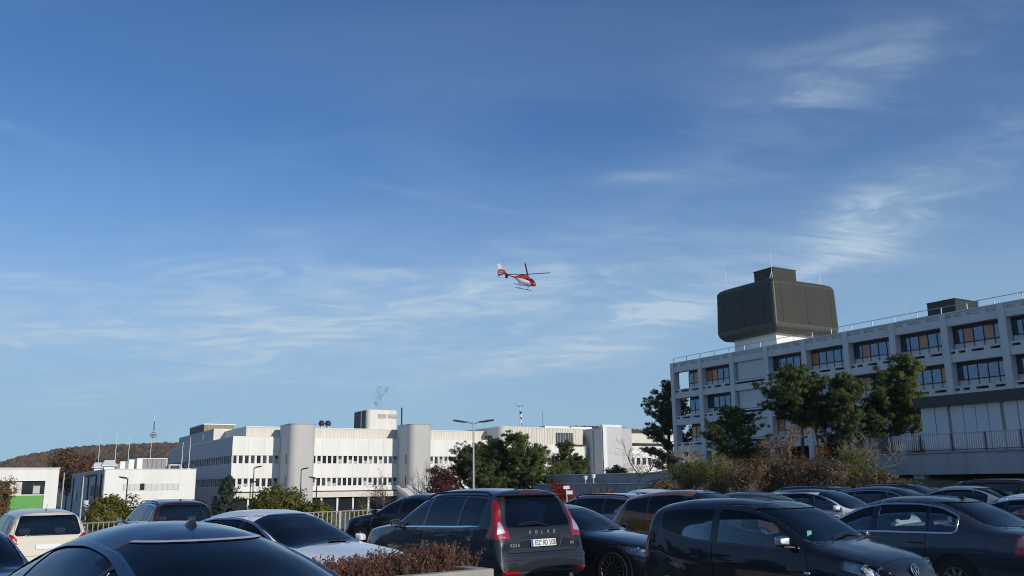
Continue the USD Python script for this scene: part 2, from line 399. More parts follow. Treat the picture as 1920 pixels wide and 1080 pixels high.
# plants
mat('bark', (0.11, 0.085, 0.065), 0.95, vary=0.3, scale=6, bump=0.6, bscale=30)
mat('bark_pine', (0.12, 0.075, 0.05), 0.95, vary=0.3, scale=5, bump=0.6, bscale=30)
mat('bark_pale', (0.27, 0.24, 0.19), 0.95, vary=0.25, scale=6, bump=0.4, bscale=40)
mat('twig_grey', (0.17, 0.14, 0.12), 0.9, vary=0.25, scale=8)
mat('twig_dark', (0.09, 0.065, 0.055), 0.9, vary=0.3, scale=8)
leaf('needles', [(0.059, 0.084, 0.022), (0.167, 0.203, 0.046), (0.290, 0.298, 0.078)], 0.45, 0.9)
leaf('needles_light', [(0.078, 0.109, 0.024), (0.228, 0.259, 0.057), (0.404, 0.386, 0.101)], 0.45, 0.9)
leaf('needles_blue', [(0.049, 0.079, 0.058), (0.108, 0.151, 0.101), (0.180, 0.223, 0.137)], 0.45, 0.9)
leaf('leaves_olive', [(0.127, 0.135, 0.027), (0.338, 0.296, 0.061), (0.524, 0.421, 0.099)], 0.45, 0.7)
leaf('leaves_green', [(0.081, 0.135, 0.038), (0.149, 0.229, 0.054), (0.243, 0.324, 0.081)], 0.35, 0.7)
leaf('leaves_dark', [(0.012, 0.020, 0.008), (0.022, 0.034, 0.012), (0.035, 0.048, 0.016)], 0.2, 0.7)
leaf('leaves_yellow', [(0.168, 0.154, 0.028), (0.364, 0.280, 0.042), (0.476, 0.350, 0.063)], 0.4, 0.7)
leaf('leaves_red', [(0.231, 0.033, 0.026), (0.396, 0.058, 0.043), (0.528, 0.116, 0.066)], 0.4, 0.9)
leaf('leaves_darkred', [(0.092, 0.028, 0.028), (0.173, 0.046, 0.042), (0.254, 0.092, 0.069)], 0.35, 0.8)
leaf('leaves_rust', [(0.137, 0.081, 0.039), (0.322, 0.185, 0.077), (0.483, 0.306, 0.121)], 0.4, 0.9)
leaf('leaves_orange', [(0.224, 0.105, 0.028), (0.392, 0.196, 0.042), (0.504, 0.294, 0.070)], 0.4, 0.8)
leaf('leaves_brown', [(0.131, 0.096, 0.060), (0.271, 0.193, 0.109), (0.420, 0.306, 0.166)], 0.35, 0.9)
leaf('heather', [(0.151, 0.072, 0.049), (0.328, 0.159, 0.099), (0.546, 0.300, 0.178)], 0.35, 2.5)
leaf('forest', [(0.055, 0.042, 0.028), (0.095, 0.058, 0.034), (0.120, 0.085, 0.045), (0.055, 0.060, 0.030)], 0.0, 0.012)
# ---------------------------------------------------------------- cars
def sstep(t): t = np.clip(t, 0, 1); return t * t * (3 - 2 * t)


def curve(pts):
    p = np.array(sorted(pts), float); f = PchipInterpolator(p[:, 0], p[:, 1])
    return lambda x: f(np.clip(x, p[0, 0], p[-1, 0]))


def xsec(poly):
    cs = []
    for g in getattr(poly, 'geoms', [poly]):
        if g.is_empty: continue
        cs.append(np.asarray(g.exterior.coords)[:-1]); cs += [np.asarray(i.coords)[:-1] for i in g.interiors]
    return m3.CrossSection(cs, m3.FillRule.EvenOdd)


def side_prism(poly, y0, y1): return xsec(poly).extrude(y1 - y0).transform(np.array([[1, 0, 0, 0], [0, 0, -1, y1], [0, 1, 0, 0]], float))
def front_prism(poly, x0, x1): return xsec(poly).extrude(x1 - x0).transform(np.array([[0, 0, 1, x0], [1, 0, 0, 0], [0, 1, 0, 0]], float))
def top_prism(poly, z0, z1): return xsec(poly).extrude(z1 - z0).translate((0, 0, z0))
def cube(x0, x1, y0, y1, z0, z1): return m3.Manifold.cube((x1 - x0, y1 - y0, z1 - z0)).translate((x0, y0, z0))
def soft(poly, r):
    q = poly.buffer(-r, quad_segs=6).buffer(r * 2, quad_segs=6).buffer(-r, quad_segs=6)
    return q if not q.is_empty else poly


class Shape:
    """The outer skin of a car as cross-sections along its length; x forward, z up, origin on the ground under its middle."""

    def __init__(s, L, W, top, belt, bottom, plan, tumble=0.30, side=None, flat=2.4, crown=0.03):
        s.L, s.W, s.hl, s.tumble, s.flat, s.crown = L, W, L / 2, tumble, flat, crown
        s.top, s.belt, s.bottom, s.plan = curve(top), curve(belt), curve(bottom), curve(plan)
        s.side = curve(side or [(0, .89), (.10, .945), (.25, .972), (.48, 1.0), (.62, .998), (.82, .972), (1, .935)])

    def half(s, x, d=0.0, n=160):
        """Dense half section at x (y >= 0), from bottom centre to top centre, and the index where the greenhouse begins."""
        w = float(s.W / 2 * s.plan(x)) - d; zb = float(s.bottom(x)) + d; zt = float(s.top(x)) - d
        zs = min(float(s.belt(x)), zt - 0.02); zb = min(zb, zs - 0.05)
        t = np.linspace(0, 1, n // 2); y = w * s.side(t); z = zb + (zs - zb) * t
        h = zt - zs; e = 2.2 + s.flat * sstep(h / 0.42)
        ph = np.linspace(0, math.pi / 2, n)
        yy, zz = np.cos(ph) ** (2 / e), np.sin(ph) ** (2 / e); yy[-1] = 0
        Z = zs + h * zz; Y = (y[-1] - s.tumble * (Z - zs)) * yy; Z = Z - s.crown * sstep(h / 0.3) * yy ** 2 * zz
        Z = np.maximum(Z, zs)
        b = np.array([0, .35, .7, .94]) * y[0]
        return np.concatenate([b, y, Y[1:]]), np.concatenate([np.full(4, zb), z, Z[1:]]), 4 + n // 2 - 1

    def side_y(s, x, z):
        y, zz, k = s.half(x); return float(np.interp(z, zz[4:], y[4:]))

    def top_z(s, x, y):
        Y, Z, k = s.half(x); return float(np.interp(abs(y), Y[k:][::-1], Z[k:][::-1]))

    def loft(s, d=0.0, nx=110, nu=22, nl=12):
        X = np.linspace(-s.hl, s.hl, 3000)
        g = lambda f: np.gradient(f(X), X)
        m = np.sqrt(1 + np.minimum(g(s.top) ** 2 + 0.6 * g(s.bottom) ** 2 + (s.W / 2 * g(s.plan)) ** 2, 400))
        c = np.concatenate([[0], np.cumsum((m[1:] + m[:-1]) / 2)]); xs = np.interp(np.linspace(0, c[-1], nx), c, X)
        R = []
        for x in xs:
            y, z, k = s.half(x, d)
            lo = np.linspace(4, k, nl).round().astype(int)
            l = np.concatenate([[0], np.cumsum(np.hypot(np.diff(y[k:]), np.diff(z[k:])))])
            t = np.linspace(0, l[-1], nu)[1:]
            hy = np.concatenate([y[:4], y[lo], np.interp(t, l, y[k:])]); hz = np.concatenate([z[:4], z[lo], np.interp(t, l, z[k:])])
            fy = np.concatenate([hy, -hy[-2:0:-1]]); fz = np.concatenate([hz, hz[-2:0:-1]])
            R.append(np.stack([np.full(len(fy), x * (s.hl - d) / s.hl), fy, fz], 1))
        n = len(R[0]); V = np.concatenate(R + [[[R[0][0, 0], 0, R[0][:, 2].mean()]], [[R[-1][0, 0], 0, R[-1][:, 2].mean()]]])
        i = np.arange(nx - 1)[:, None] * n; j = np.arange(n)[None]; j2 = (j + 1) % n
        q = np.stack([i + j, i + n + j, i + n + j2, i + j2], -1).reshape(-1, 4)
        jj = np.arange(n); jn = (jj + 1) % n; c0, c1 = nx * n, nx * n + 1
        F = np.vstack([q[:, [0, 1, 2]], q[:, [0, 2, 3]], np.stack([np.full(n, c0), jj, jn], 1), np.stack([np.full(n, c1), (nx - 1) * n + jn, (nx - 1) * n + jj], 1)])
        mf = m3.Manifold(m3.Mesh(V.astype(np.float32), F.astype(np.uint32)))
        return mf if mf.volume() > 0 else m3.Manifold(m3.Mesh(V.astype(np.float32), F[:, ::-1].astype(np.uint32)))


def glazing(s, spec):
    """Side outline of the glass (x, z) from the roof and belt lines."""
    x0, x1 = spec['dlo']; X = np.linspace(x0, x1, 60)
    lo = np.array([float(s.belt(x)) for x in X]) + spec.get('dlo_lo', 0.02); hi = np.array([float(s.top(x)) for x in X]) - spec.get('dlo_hi', 0.10)
    ok = hi > lo + 0.015; X, lo, hi = X[ok], lo[ok], hi[ok]
    p = Polygon(np.concatenate([np.stack([X, lo], 1), np.stack([X, hi], 1)[::-1]])).buffer(0)
    if spec.get('dlo_cut'): p = p.intersection(Polygon(spec['dlo_cut']))
    return soft(p, spec.get('dlo_r', 0.03))


def wheel_meshes(r, wid, spokes, rim_r, style):
    w = wid / 2
    tyre = lathe([(rim_r - .005, -w * .9), (rim_r + .02, -w), (r - .035, -w * 1.0), (r - .008, -w * .82), (r, -w * .5), (r, w * .5), (r - .008, w * .82), (r - .035, w), (rim_r + .02, w), (rim_r - .005, w * .9), (rim_r - .012, 0), (rim_r - .005, -w * .9)], 40)
    lip = lathe([(rim_r + .004, w * .86), (rim_r + .006, w * 1.0), (rim_r - .012, w * 1.0), (rim_r - .022, w * .7), (rim_r - .022, -w * .8), (rim_r + .0, -w * .8), (rim_r + .004, w * .86)], 40)
    parts = [lip]
    for k in range(spokes):
        a0 = 2 * math.pi * k / spokes
        for off in ((-.07, .07) if style == 'double' else (0,)):
            wd = {'double': .018, 'thin': .013, 'plain': .036}.get(style, .03)
            sp = m3.Manifold.batch_hull([m3.Manifold.cube((.01, wd * 1.5, .03), True).translate((.055, off * .25, w * .72)), m3.Manifold.cube((.01, wd, .022), True).translate((rim_r - .018, off * rim_r * .9, w * .9))])
            parts.append(tm(sp.rotate((0, 0, math.degrees(a0)))))
    hub = lathe([(0, w * .88), (.045, w * .86), (.07, w * .72), (.075, w * .4), (0, w * .4)], 20)
    parts.append(hub)
    disc = lathe([(0, w * .35), (rim_r * .72, w * .35), (rim_r * .72, w * .2), (0, w * .2)], 24)
    back = lathe([(0, -w * .1), (rim_r - .03, -w * .1), (rim_r - .03, -w * .25), (0, -w * .25)], 24)
    return tyre, cat(parts), disc, back


_wheel_cache = {}


def seat_mesh(scale=1.0):
    c = rbox(-.25, .27, -.25, .25, .0, .16, .05); b = rbox(-.30, -.17, -.25, .25, .05, .66, .06).rotate((0, -14, 0)).translate((-.02, 0, .0))
    return c, b


def build_car(name, spec, label, pos, heading, group=None):
    s = Shape(spec['L'], spec['W'], spec['top'], spec['belt'], spec['bottom'], spec['plan'], spec.get('tumble', .30), spec.get('side'), spec.get('flat', 2.4), spec.get('crown', .03))
    lod = spec.get('lod', 0); nx, nu, nl = ((150, 30, 16) if lod == 0 else (96, 20, 11))
    x, y = pos[0], pos[1]; z = pos[2] if len(pos) > 2 else float(ground_z(x, y))
    root = thing(name, label, spec.get('cat', 'car'), (x, y, z), 90 - heading, group)
    hl, W = s.hl, s.W
    L = lambda d: s.loft(d, nx, nu, nl)
    O = L(0); S = O - L(.035); skin = L(.006) - L(.011)
    pm = M[spec['paint']]; sm = 28
    put = lambda nm, mf, m, par=root, lab=None, smooth=sm: (obj(nm, tm(mf) if hasattr(mf, 'to_mesh') else mf, m, par, smooth, lab) if not (hasattr(mf, 'is_empty') and callable(getattr(mf, 'is_empty')) and mf.is_empty()) else None)
    # wheels and arches
    wr, xa, xb = spec['wheel_r'], spec['axles'][0], spec['axles'][1]; ar = wr + spec.get('arch_gap', .055)
    for xw in (xa, xb):
        for sd in (1, -1):
            y0, y1 = (W / 2 - .30, W / 2 + .1) if sd > 0 else (-W / 2 - .1, -W / 2 + .30)
            cyl = m3.Manifold.cylinder(y1 - y0, ar, ar, 56).transform(np.array([[1, 0, 0, xw], [0, 0, -1, y1], [0, 1, 0, wr + .005]], float))
            S = S - cyl
            ln = (m3.Manifold.cylinder(.27, ar + .012, ar + .012, 40) - m3.Manifold.cylinder(.30, ar + .001, ar + .001, 40).translate((0, 0, .02 if sd > 0 else -.05)))
            yb = (W / 2 - .03) if sd > 0 else (-W / 2 + .30)
            ln = ln.transform(np.array([[1, 0, 0, xw], [0, 0, -1, yb], [0, 1, 0, wr + .005]], float)) ^ cube(xw - .6, xw + .6, -2, 2, .2, 2)
            put('wheel_arch_liner', ln, M['trim_black'], smooth=False)
            key = (wr, spec['spokes'], spec['rim_r'], spec['rim_style'])
            if key not in _wheel_cache: _wheel_cache[key] = wheel_meshes(wr, .21, spec['spokes'], spec['rim_r'], spec['rim_style'])
            ty, rm, dc, bk = _wheel_cache[key]
            g = part_group('wheel', root, (xw, sd * (W / 2 - .125), wr), (-90 if sd > 0 else 90, 0, 0))
            obj('tyre', ty, M['rubber'], g, 30); obj('rim', rm, M[spec.get('rim_mat', 'alloy')], g, 30); obj('brake_disc', dc, M['steel_dark'], g, 30); obj('rim_back', bk, M['trim_black'], g, 30)
            if spec.get('arch_trim'):
                tr = m3.Manifold.cylinder(y1 - y0, ar + .05, ar + .05, 56) - m3.Manifold.cylinder(y1 - y0 + .2, ar, ar, 56).translate((0, 0, -.1))
                tr = tr.transform(np.array([[1, 0, 0, xw], [0, 0, -1, y1], [0, 1, 0, wr + .005]], float))
                sh = L(-.012) - L(.012)
                put('arch_trim', sh ^ tr ^ cube(-9, 9, -9, 9, .2, 9), M[spec['arch_trim']])
                S = S - (tr ^ cube(-9, 9, -9, 9, .2, 9))
    # side glass
    dlo = glazing(s, spec); pil = [Polygon([(a - w / 2, 0), (a + w / 2, 0), (b + w / 2, 2.2), (b - w / 2, 2.2)]) for a, b, w in spec['pillars']]
    cells = dlo.buffer(-spec.get('frame', .018))
    for p in pil: cells = cells.difference(p)
    cells = [soft(c, .018) for c in getattr(cells, 'geoms', [cells]) if c.area > .008]
    cells.sort(key=lambda c: -c.centroid.x)
    windows = []
    for sd in (1, -1):
        rng = (.25, 1.3) if sd > 0 else (-1.3, -.25)
        D = side_prism(dlo, *rng); fr = S ^ D; S = S - D
        for i, c in enumerate(cells):
            R = side_prism(c, *rng); fr = fr - R
            gm = spec.get('glass', 'car_glass') if i == 0 or not spec.get('privacy') else 'car_glass_privacy'
            windows.append(('side_window', skin ^ R, gm, R))
        put('window_frame', fr, M[spec.get('frame_mat', 'gloss_black')])
        if spec.get('chrome'):
            ring = dlo.buffer(.006).difference(dlo.buffer(-.016)) if spec['chrome'] == 'full' else dlo.buffer(.006).difference(dlo.buffer(-.016)).intersection(sbox(-9, 0, 9, float(s.belt(0)) + .07))
            tr = (L(-.004) - L(.012)) ^ side_prism(ring, *rng)
            put('window_trim', tr, M[spec.get('trim_mat', 'chrome')])
            S = S - side_prism(ring, *rng)
    # windscreen and rear window: outlines seen along the car's axis
    def cross_glass(x_lo, x_hi, zlo, zhi, inset, dip):
        zz = np.linspace(zlo, zhi, 16); ys = []
        for q in zz:
            X = np.linspace(x_lo, x_hi, 60); tz = np.array([float(s.top(v)) for v in X]); xi = X[np.argmin(np.abs(tz - q))]
            zs = min(float(s.belt(xi)), q); ys.append(W / 2 * float(s.plan(xi)) * .935 - s.tumble * max(0, q - zs) - inset)
        ys = np.array(ys); P = np.concatenate([np.stack([ys, zz], 1), np.stack([-ys, zz], 1)[::-1]])
        P[:, 1] -= dip * (P[:, 0] / max(ys.max(), .1)) ** 2
        return soft(Polygon(P).buffer(0), .05)
    ws = spec['windscreen']; A = cross_glass(ws[0], ws[1], ws[2], ws[3], ws[4], .02); R = front_prism(A, ws[0] - .08, ws[1] + .1)
    wf = front_prism(A.buffer(.022), ws[0] - .08, ws[1] + .1); put('windscreen_seal', (S ^ wf) - R, M['gloss_black']); S = S - wf
    windows.append(('windscreen', skin ^ R, spec.get('ws_glass', 'screen_glass'), R))
    rw = spec['rear_window']; B = cross_glass(rw[0], rw[1], rw[2], rw[3], rw[4], rw[5] if len(rw) > 5 else .02); RR = front_prism(B, rw[0] - .1, rw[1] + .06)
    wf = front_prism(B.buffer(spec.get('seal_w', .02)), rw[0] - .1, rw[1] + .06); rseal = (S ^ wf) - RR; S = S - wf
    put('rear_window_seal', rseal, M[spec.get('rear_seal', 'gloss_black')])
    windows.append(('rear_window', skin ^ RR, spec.get('rear_glass', 'car_glass_privacy' if spec.get('privacy') else spec.get('glass', 'car_glass')), RR))
    for nm, g, gm, R in windows: put(nm, g, M[gm], smooth=35)
    # cabin lining and seats
    lin = (L(.037) - L(.041)) ^ cube(spec['cabin'][0], spec['cabin'][1], -2, 2, .35, 3)
    for nm, g, gm, R in windows: lin = lin - R
    put('cabin_lining', lin, M[spec.get('lining', 'headliner')], smooth=False)
    fl = bx(spec['cabin'][0], spec['cabin'][1], -W / 2 + .12, W / 2 - .12, .30, .34); obj('cabin_floor', fl, M['trim_black'], root)
    xs = spec['seats'][0]
    for sd in (1, -1):
        c, b = seat_mesh(); h = rbox(-.06, .05, -.13, .13, 0, .19, .045)
        st = (c + b).translate((xs, sd * .36, .42)); p = put('seat', st, M['seat_fabric'])
        obj('headrest', tm(h.translate((xs - .34, sd * .36, 1.10))), M['seat_fabric'], p, 40)
    if lod == 0 or True:
        xr = spec['seats'][1]
        rb = rbox(xr - .2, xr + .3, -.6, .6, .42, .58, .05) + rbox(-.07, .07, -.6, .6, 0, .56, .06).rotate((0, -18, 0)).translate((xr - .24, 0, .52))
        p = put('rear_bench', rb, M['seat_fabric'])
        for yy in (-.38, .38): obj('headrest', tm(rbox(-.05, .05, -.12, .12, 0, .15, .04).translate((xr - .42, yy, 1.05))), M['seat_fabric'], p, 40)
    xd = spec['dash'][0]; zd = spec['dash'][1]
    db = m3.Manifold.batch_hull([cube(xd, xd + .35, -W / 2 + .16, W / 2 - .16, zd - .3, zd - .04), cube(xd + .1, xd + .5, -W / 2 + .2, W / 2 - .2, zd - .3, zd)])
    put('dashboard', db ^ L(.05), M['dash_plastic'])
    tor = trimesh.creation.torus(.18, .016, 28, 8); tor.apply_transform(trimesh.transformations.rotation_matrix(math.radians(65), [0, -1, 0]))
    hubb = trimesh.creation.cylinder(.05, .04); hubb.apply_transform(trimesh.transformations.rotation_matrix(math.radians(65), [0, -1, 0])); spk = bx(-.012, .012, -.17, .17, -.02, .02)
    sw = cat([tor, hubb, spk]); sw.apply_translation((xd - .10, .37, zd - .03)); obj('steering_wheel', sw, M['trim_black'], root, 40)
    # lights
    for nm, view, poly, lim, kind in spec.get('lights', []):
        for sd in (1, -1):
            q = shapely.affinity.scale(poly, sd, 1, origin=(0, 0)) if view != 'side' else poly
            if view == 'front': R = front_prism(q, lim[0], lim[1])
            elif view == 'rear': R = front_prism(q, -hl - .1, spec.get('tail_lim', -1.82)) if not lim else front_prism(q, -hl - .1, -1.2) ^ side_prism(lim, -1.5, 1.5)
            else: R = side_prism(q, *((.2, 1.4) if sd > 0 else (-1.4, -.2)))
            pc = S ^ R; S = S - R
            if kind == 'headlight':
                bk = (L(.05) - L(.065)) ^ R
                g = part_group(nm, root); obj('housing', tm(bk), M[spec.get('lamp_back', 'clear_lens_back')], g, sm); obj('lens', tm(skin ^ R), M['lamp_lens'], g, 35)
                for (by, bz, br, bm) in spec.get('bowls', []):
                    xx = (lim[0] + lim[1]) / 2
                    X = np.linspace(lim[0], hl, 80); yy = np.array([s.side_y(v, bz) for v in X]); k = np.argmin(np.abs(yy - abs(by)) + (X < lim[0])); xs_ = X[k] - .02
                    ring = lathe([(br, .0), (br * .98, -.01), (br * .75, -.05), (br * .35, -.075), (0, -.08), (0, -.07), (br * .3, -.065), (br * .68, -.04), (br * .88, 0), (br, 0)], 20)
                    ring.apply_transform(trimesh.transformations.rotation_matrix(math.pi / 2, [0, 1, 0])); ring.apply_translation((xs_ - .02, sd * by, bz)); obj('reflector', ring, M[bm], g, 40)
            else:
                put(nm, pc, M[kind])
    # panels
    def take(nm, R, Rs, m=None, lab=None):
        nonlocal S
        pc = S ^ Rs; S = S - R
        bits = sorted(pc.decompose(), key=lambda q: -q.volume())
        if not bits: return None
        for q in bits[1:]: S = S + q
        return put(nm, bits[0], m or pm, lab=lab)
    for nm, poly, m in spec.get('front_panels', []):
        q = soft(Polygon(poly), .02); take(nm, front_prism(q, hl - .5, hl + .1), front_prism(q.buffer(-.004), hl - .5, hl + .1), M[m] if m else None)
    for nm, poly, lim, m in spec.get('rear_panels', []):
        q = soft(Polygon(poly), .02); take(nm, front_prism(q, -hl - .1, lim), front_prism(q.buffer(-.008), -hl - .1, lim), M[m] if m else None)
    for i, (p, side_m) in enumerate(spec.get('doors', [])):
        q = soft(Polygon(p), .05)
        for sd in (1, -1):
            rng = (.3, 1.3) if sd > 0 else (-1.3, -.3); d = take('door', side_prism(q, *rng), side_prism(q.buffer(-.008), *rng))
            hx, hz = spec['handles'][i]; hy = s.side_y(hx, hz)
            hd = m3.Manifold.batch_hull([m3.Manifold.sphere(.014, 8).translate((hx + dx, sd * (hy + .022), hz)) for dx in (-.085, .085)]) + m3.Manifold.cube((.022, .05, .022), True).translate((hx - .08, sd * (hy + .0), hz)) + m3.Manifold.cube((.022, .05, .022), True).translate((hx + .08, sd * hy, hz))
            if d is not None: obj('handle', tm(hd), M[spec['handle_mat']] if spec.get('handle_mat') else pm, d, 40)
    if spec.get('hood'):
        q = soft(Polygon(spec['hood']), .06); z0 = spec.get('hood_z', .7); take('bonnet', top_prism(q, z0, 1.3), top_prism(q.buffer(-.008), z0, 1.3))
    for nm, b6, m in spec.get('boxes', []):
        R = cube(*b6); e = .004; take(nm, R, cube(b6[0] + e, b6[1] - e, b6[2], b6[3], b6[4] + e, b6[5] - e), M[m] if m else None)
    for nm, poly, yr, m in spec.get('side_strips', []):
        for sd in (1, -1):
            rng = yr if sd > 0 else (-yr[1], -yr[0]); q = Polygon(poly); st = (L(-.010) - L(.010)) ^ side_prism(q, *rng); put(nm, st, M[m])
    put('body', S, pm)
    # mirrors
    if spec.get('mirror'):
        mx, mz = spec['mirror']
        for sd in (1, -1):
            y0 = s.side_y(mx, mz - .05); sp = m3.Manifold.sphere
            hs = m3.Manifold.batch_hull([sp(rr_, 18).translate((mx + dx, sd * (y0 + dy), mz + dz)) for dx, dy, dz, rr_ in ((.035, .10, -.02, .03), (.005, .18, -.012, .034), (.035, .09, .03, .03), (.0, .18, .022, .034), (-.03, .09, -.035, .03), (-.03, .195, -.022, .03), (-.03, .08, .038, .03), (-.03, .19, .03, .03))])
            lower = cube(-9, 9, -9, 9, -9, mz - .035)
            g = part_group('mirror', root)
            mm = M[spec.get('mirror_mat')] if spec.get('mirror_mat') else pm
            cut = cube(-9, mx - .052, -9, 9, -9, 9)
            obj('mirror_cap', tm((hs - lower) - cut), mm, g, 40); obj('mirror_base', tm((hs ^ lower) - cut), M['trim_black'], g, 40)
            arm = m3.Manifold.batch_hull([sp(.02, 10).translate((mx, sd * (y0 - .03), mz - .06)), sp(.02, 10).translate((mx, sd * (y0 + .12), mz - .06)), sp(.02, 10).translate((mx + .06, sd * (y0 - .03), mz - .07))])
            obj('mirror_arm', tm(arm), M['trim_black'], g, 40)
            gl = rbox(mx - .058, mx - .050, min(sd * (y0 + .07), sd * (y0 + .215)), max(sd * (y0 + .07), sd * (y0 + .215)), mz - .05, mz + .055, .003); obj('mirror_glass', tm(gl), M['chrome'], g)
    # roof rails, antenna, plate, wipers
    if spec.get('rails'):
        r0, r1, ry = spec['rails']
        for sd in (1, -1):
            X = np.linspace(r0, r1, 15); lift = .045 * np.minimum(1, np.minimum((X - r0), (r1 - X)) / .12)
            obj('roof_rail', tube([(v, sd * ry, s.top_z(v, ry) + .0 + h) for v, h in zip(X, lift)], .016, 8), M[spec.get('rail_mat', 'trim_black')], root, 40)
    if spec.get('fin'):
        fx = spec['fin']; fz = s.top_z(fx, 0)
        f = m3.Manifold.batch_hull([m3.Manifold.sphere(.008, 10).translate((fx + a * .8, b * .8, fz + c * .8)) for a, b, c in ((.09, 0, -.008), (-.06, .024, -.008), (-.06, -.024, -.008), (-.07, 0, .036), (-.045, 0, .04), (.02, .022, -.004), (.02, -.022, -.004))])
        obj('antenna_fin', tm(f), M[spec.get('fin_mat')] if spec.get('fin_mat') else pm, root, 40)
    if spec.get('whip'):
        wx, wl = spec['whip']; wz = s.top_z(wx, 0)
        obj('antenna', cat([tube([(wx, 0, wz - .01), (wx - .03, 0, wz + .03)], .014, 8), tube([(wx - .02, 0, wz + .02), (wx - wl * .75, 0, wz + .02 + wl * .66)], .004, 6)]), M['trim_black'], root, 40)
    for px_, pz_, tilt in spec.get('plates', []):
        pl = rbox(-.006, .006, -.26, .26, -.055, .055, .004); back = -1 if px_ < 0 else 1
        g = part_group('number_plate', root, (px_, 0, pz_), (0, tilt, 0))
        obj('plate', tm(pl), M['plate_white'], g)
        txt = spec.get('plate_text')
        if txt:
            bl = rbox(-.0075, -.003, .215, .258, -.053, .053, .002) if back < 0 else rbox(.003, .0075, -.258, -.215, -.053, .053, .002)
            obj('country_band', tm(bl), M['plate_blue'], g)
            def letters(t, h, y_, z_, bold=True):
                m = meshkit.text_mesh(t, h, .002, bold); m.apply_scale((.74, 1, 1))
                # text reads towards -y when seen from behind (looking along +x)
                T = np.array([[0, 0, -1, -.0065], [-1, 0, 0, y_], [0, 1, 0, z_], [0, 0, 0, 1]], float) if back < 0 else np.array([[0, 0, 1, .0065], [1, 0, 0, -y_], [0, 1, 0, z_], [0, 0, 0, 1]], float)
                m.apply_transform(T); return m
            for t, y_ in txt: obj('lettering', letters(t, .075, y_, -.037), M['ink_black'], g)
            sl = trimesh.creation.cylinder(.014, .004, 16); sl.apply_transform(trimesh.transformations.rotation_matrix(math.pi / 2, [0, 1, 0])); s2 = sl.copy()
            sl.apply_translation((-.007, .048, .022)); s2.apply_translation((-.007, .048, -.018)); obj('plate_seal', sl, M['sticker_green'], g); obj('plate_seal', s2, M['paper_white'], g)
    return root, s
def pl(hl, fr=.66, rr=.74, mid=1.0):
    """Plan outline: how the width narrows towards the ends."""
    return [(hl, fr), (hl - .03, fr + .10), (hl - .12, fr + .18), (hl - .35, .935), (hl - .75, .975), (.5, mid), (-.6, mid), (-hl + .6, .975), (-hl + .28, .935), (-hl + .10, rr + .12), (-hl + .03, rr + .06), (-hl, rr)]


def bot(hl, z=.20): return [(hl, z + .16), (hl - .12, z + .03), (hl - .5, z), (0, z - .01), (-hl + .5, z), (-hl + .12, z + .05), (-hl, z + .16)]


def P(*a): return Polygon(a)


# --- black city car, three doors
hl = 1.77
CITY = dict(L=3.54, W=1.645, paint='paint_black', wheel_r=.29, axles=(1.18, -1.24), spokes=8, rim_r=.19, rim_style='plain', tumble=.26, flat=2.6,
    top=[(1.77, .46), (1.75, .64), (1.68, .755), (1.5, .855), (1.2, .94), (.97, .995), (.6, 1.215), (.3, 1.375), (.02, 1.45), (-.5, 1.485), (-1.0, 1.475), (-1.4, 1.43), (-1.56, 1.385), (-1.62, 1.25), (-1.68, 1.02), (-1.72, .9), (-1.75, .7), (-1.77, .48)],
    belt=[(1.77, .42), (1.6, .72), (1.3, .82), (.9, .885), (0, .915), (-.7, .94), (-1.2, 1.02), (-1.55, 1.10), (-1.7, .9)],
    bottom=bot(hl, .20), plan=pl(hl, .66, .80), dlo=(-1.42, .98), dlo_lo=-.005, dlo_hi=.115, frame=.028, pillars=[(-.50, -.46, .10)],
    windscreen=(.05, .93, 1.015, 1.375, .075), rear_window=(-1.70, -1.5, 1.02, 1.32, .12), cabin=(-1.5, 1.0), seats=(.15, -.85), dash=(.62, .93),
    doors=[([(.78, .32), (-.42, .30), (-.50, .9), (-.46, 1.4), (.25, 1.42), (.86, 1.02), (.90, .7)], 1)], handles=[(-.32, .80)],
    hood=[(1.63, .50), (1.60, 0), (1.63, -.50), (.98, -.66), (.93, 0), (.98, .66)], hood_z=.70,
    lights=[('headlight', 'front', P((.36, .62), (.42, .70), (.56, .775), (.70, .83), (.79, .845), (.78, .76), (.72, .66), (.55, .60)), (1.30, 2), 'headlight'),
            ('tail_light', 'rear' if False else 'side', P((-1.60, .70), (-1.9, .70), (-1.9, 1.02), (-1.64, 1.02)), None, 'red_lens')],
    lamp_back='lamp_grey', bowls=[(.52, .69, .068, 'chrome'), (.66, .735, .058, 'chrome')],
    front_panels=[('grille', [(-.36, .30), (.36, .30), (.42, .44), (-.42, .44)], 'trim_black')],
    mirror=(.66, 1.0), mirror_mat='satin_metal', plates=[(1.785, .42, 0)], whip=(-1.25, .5), lod=0)

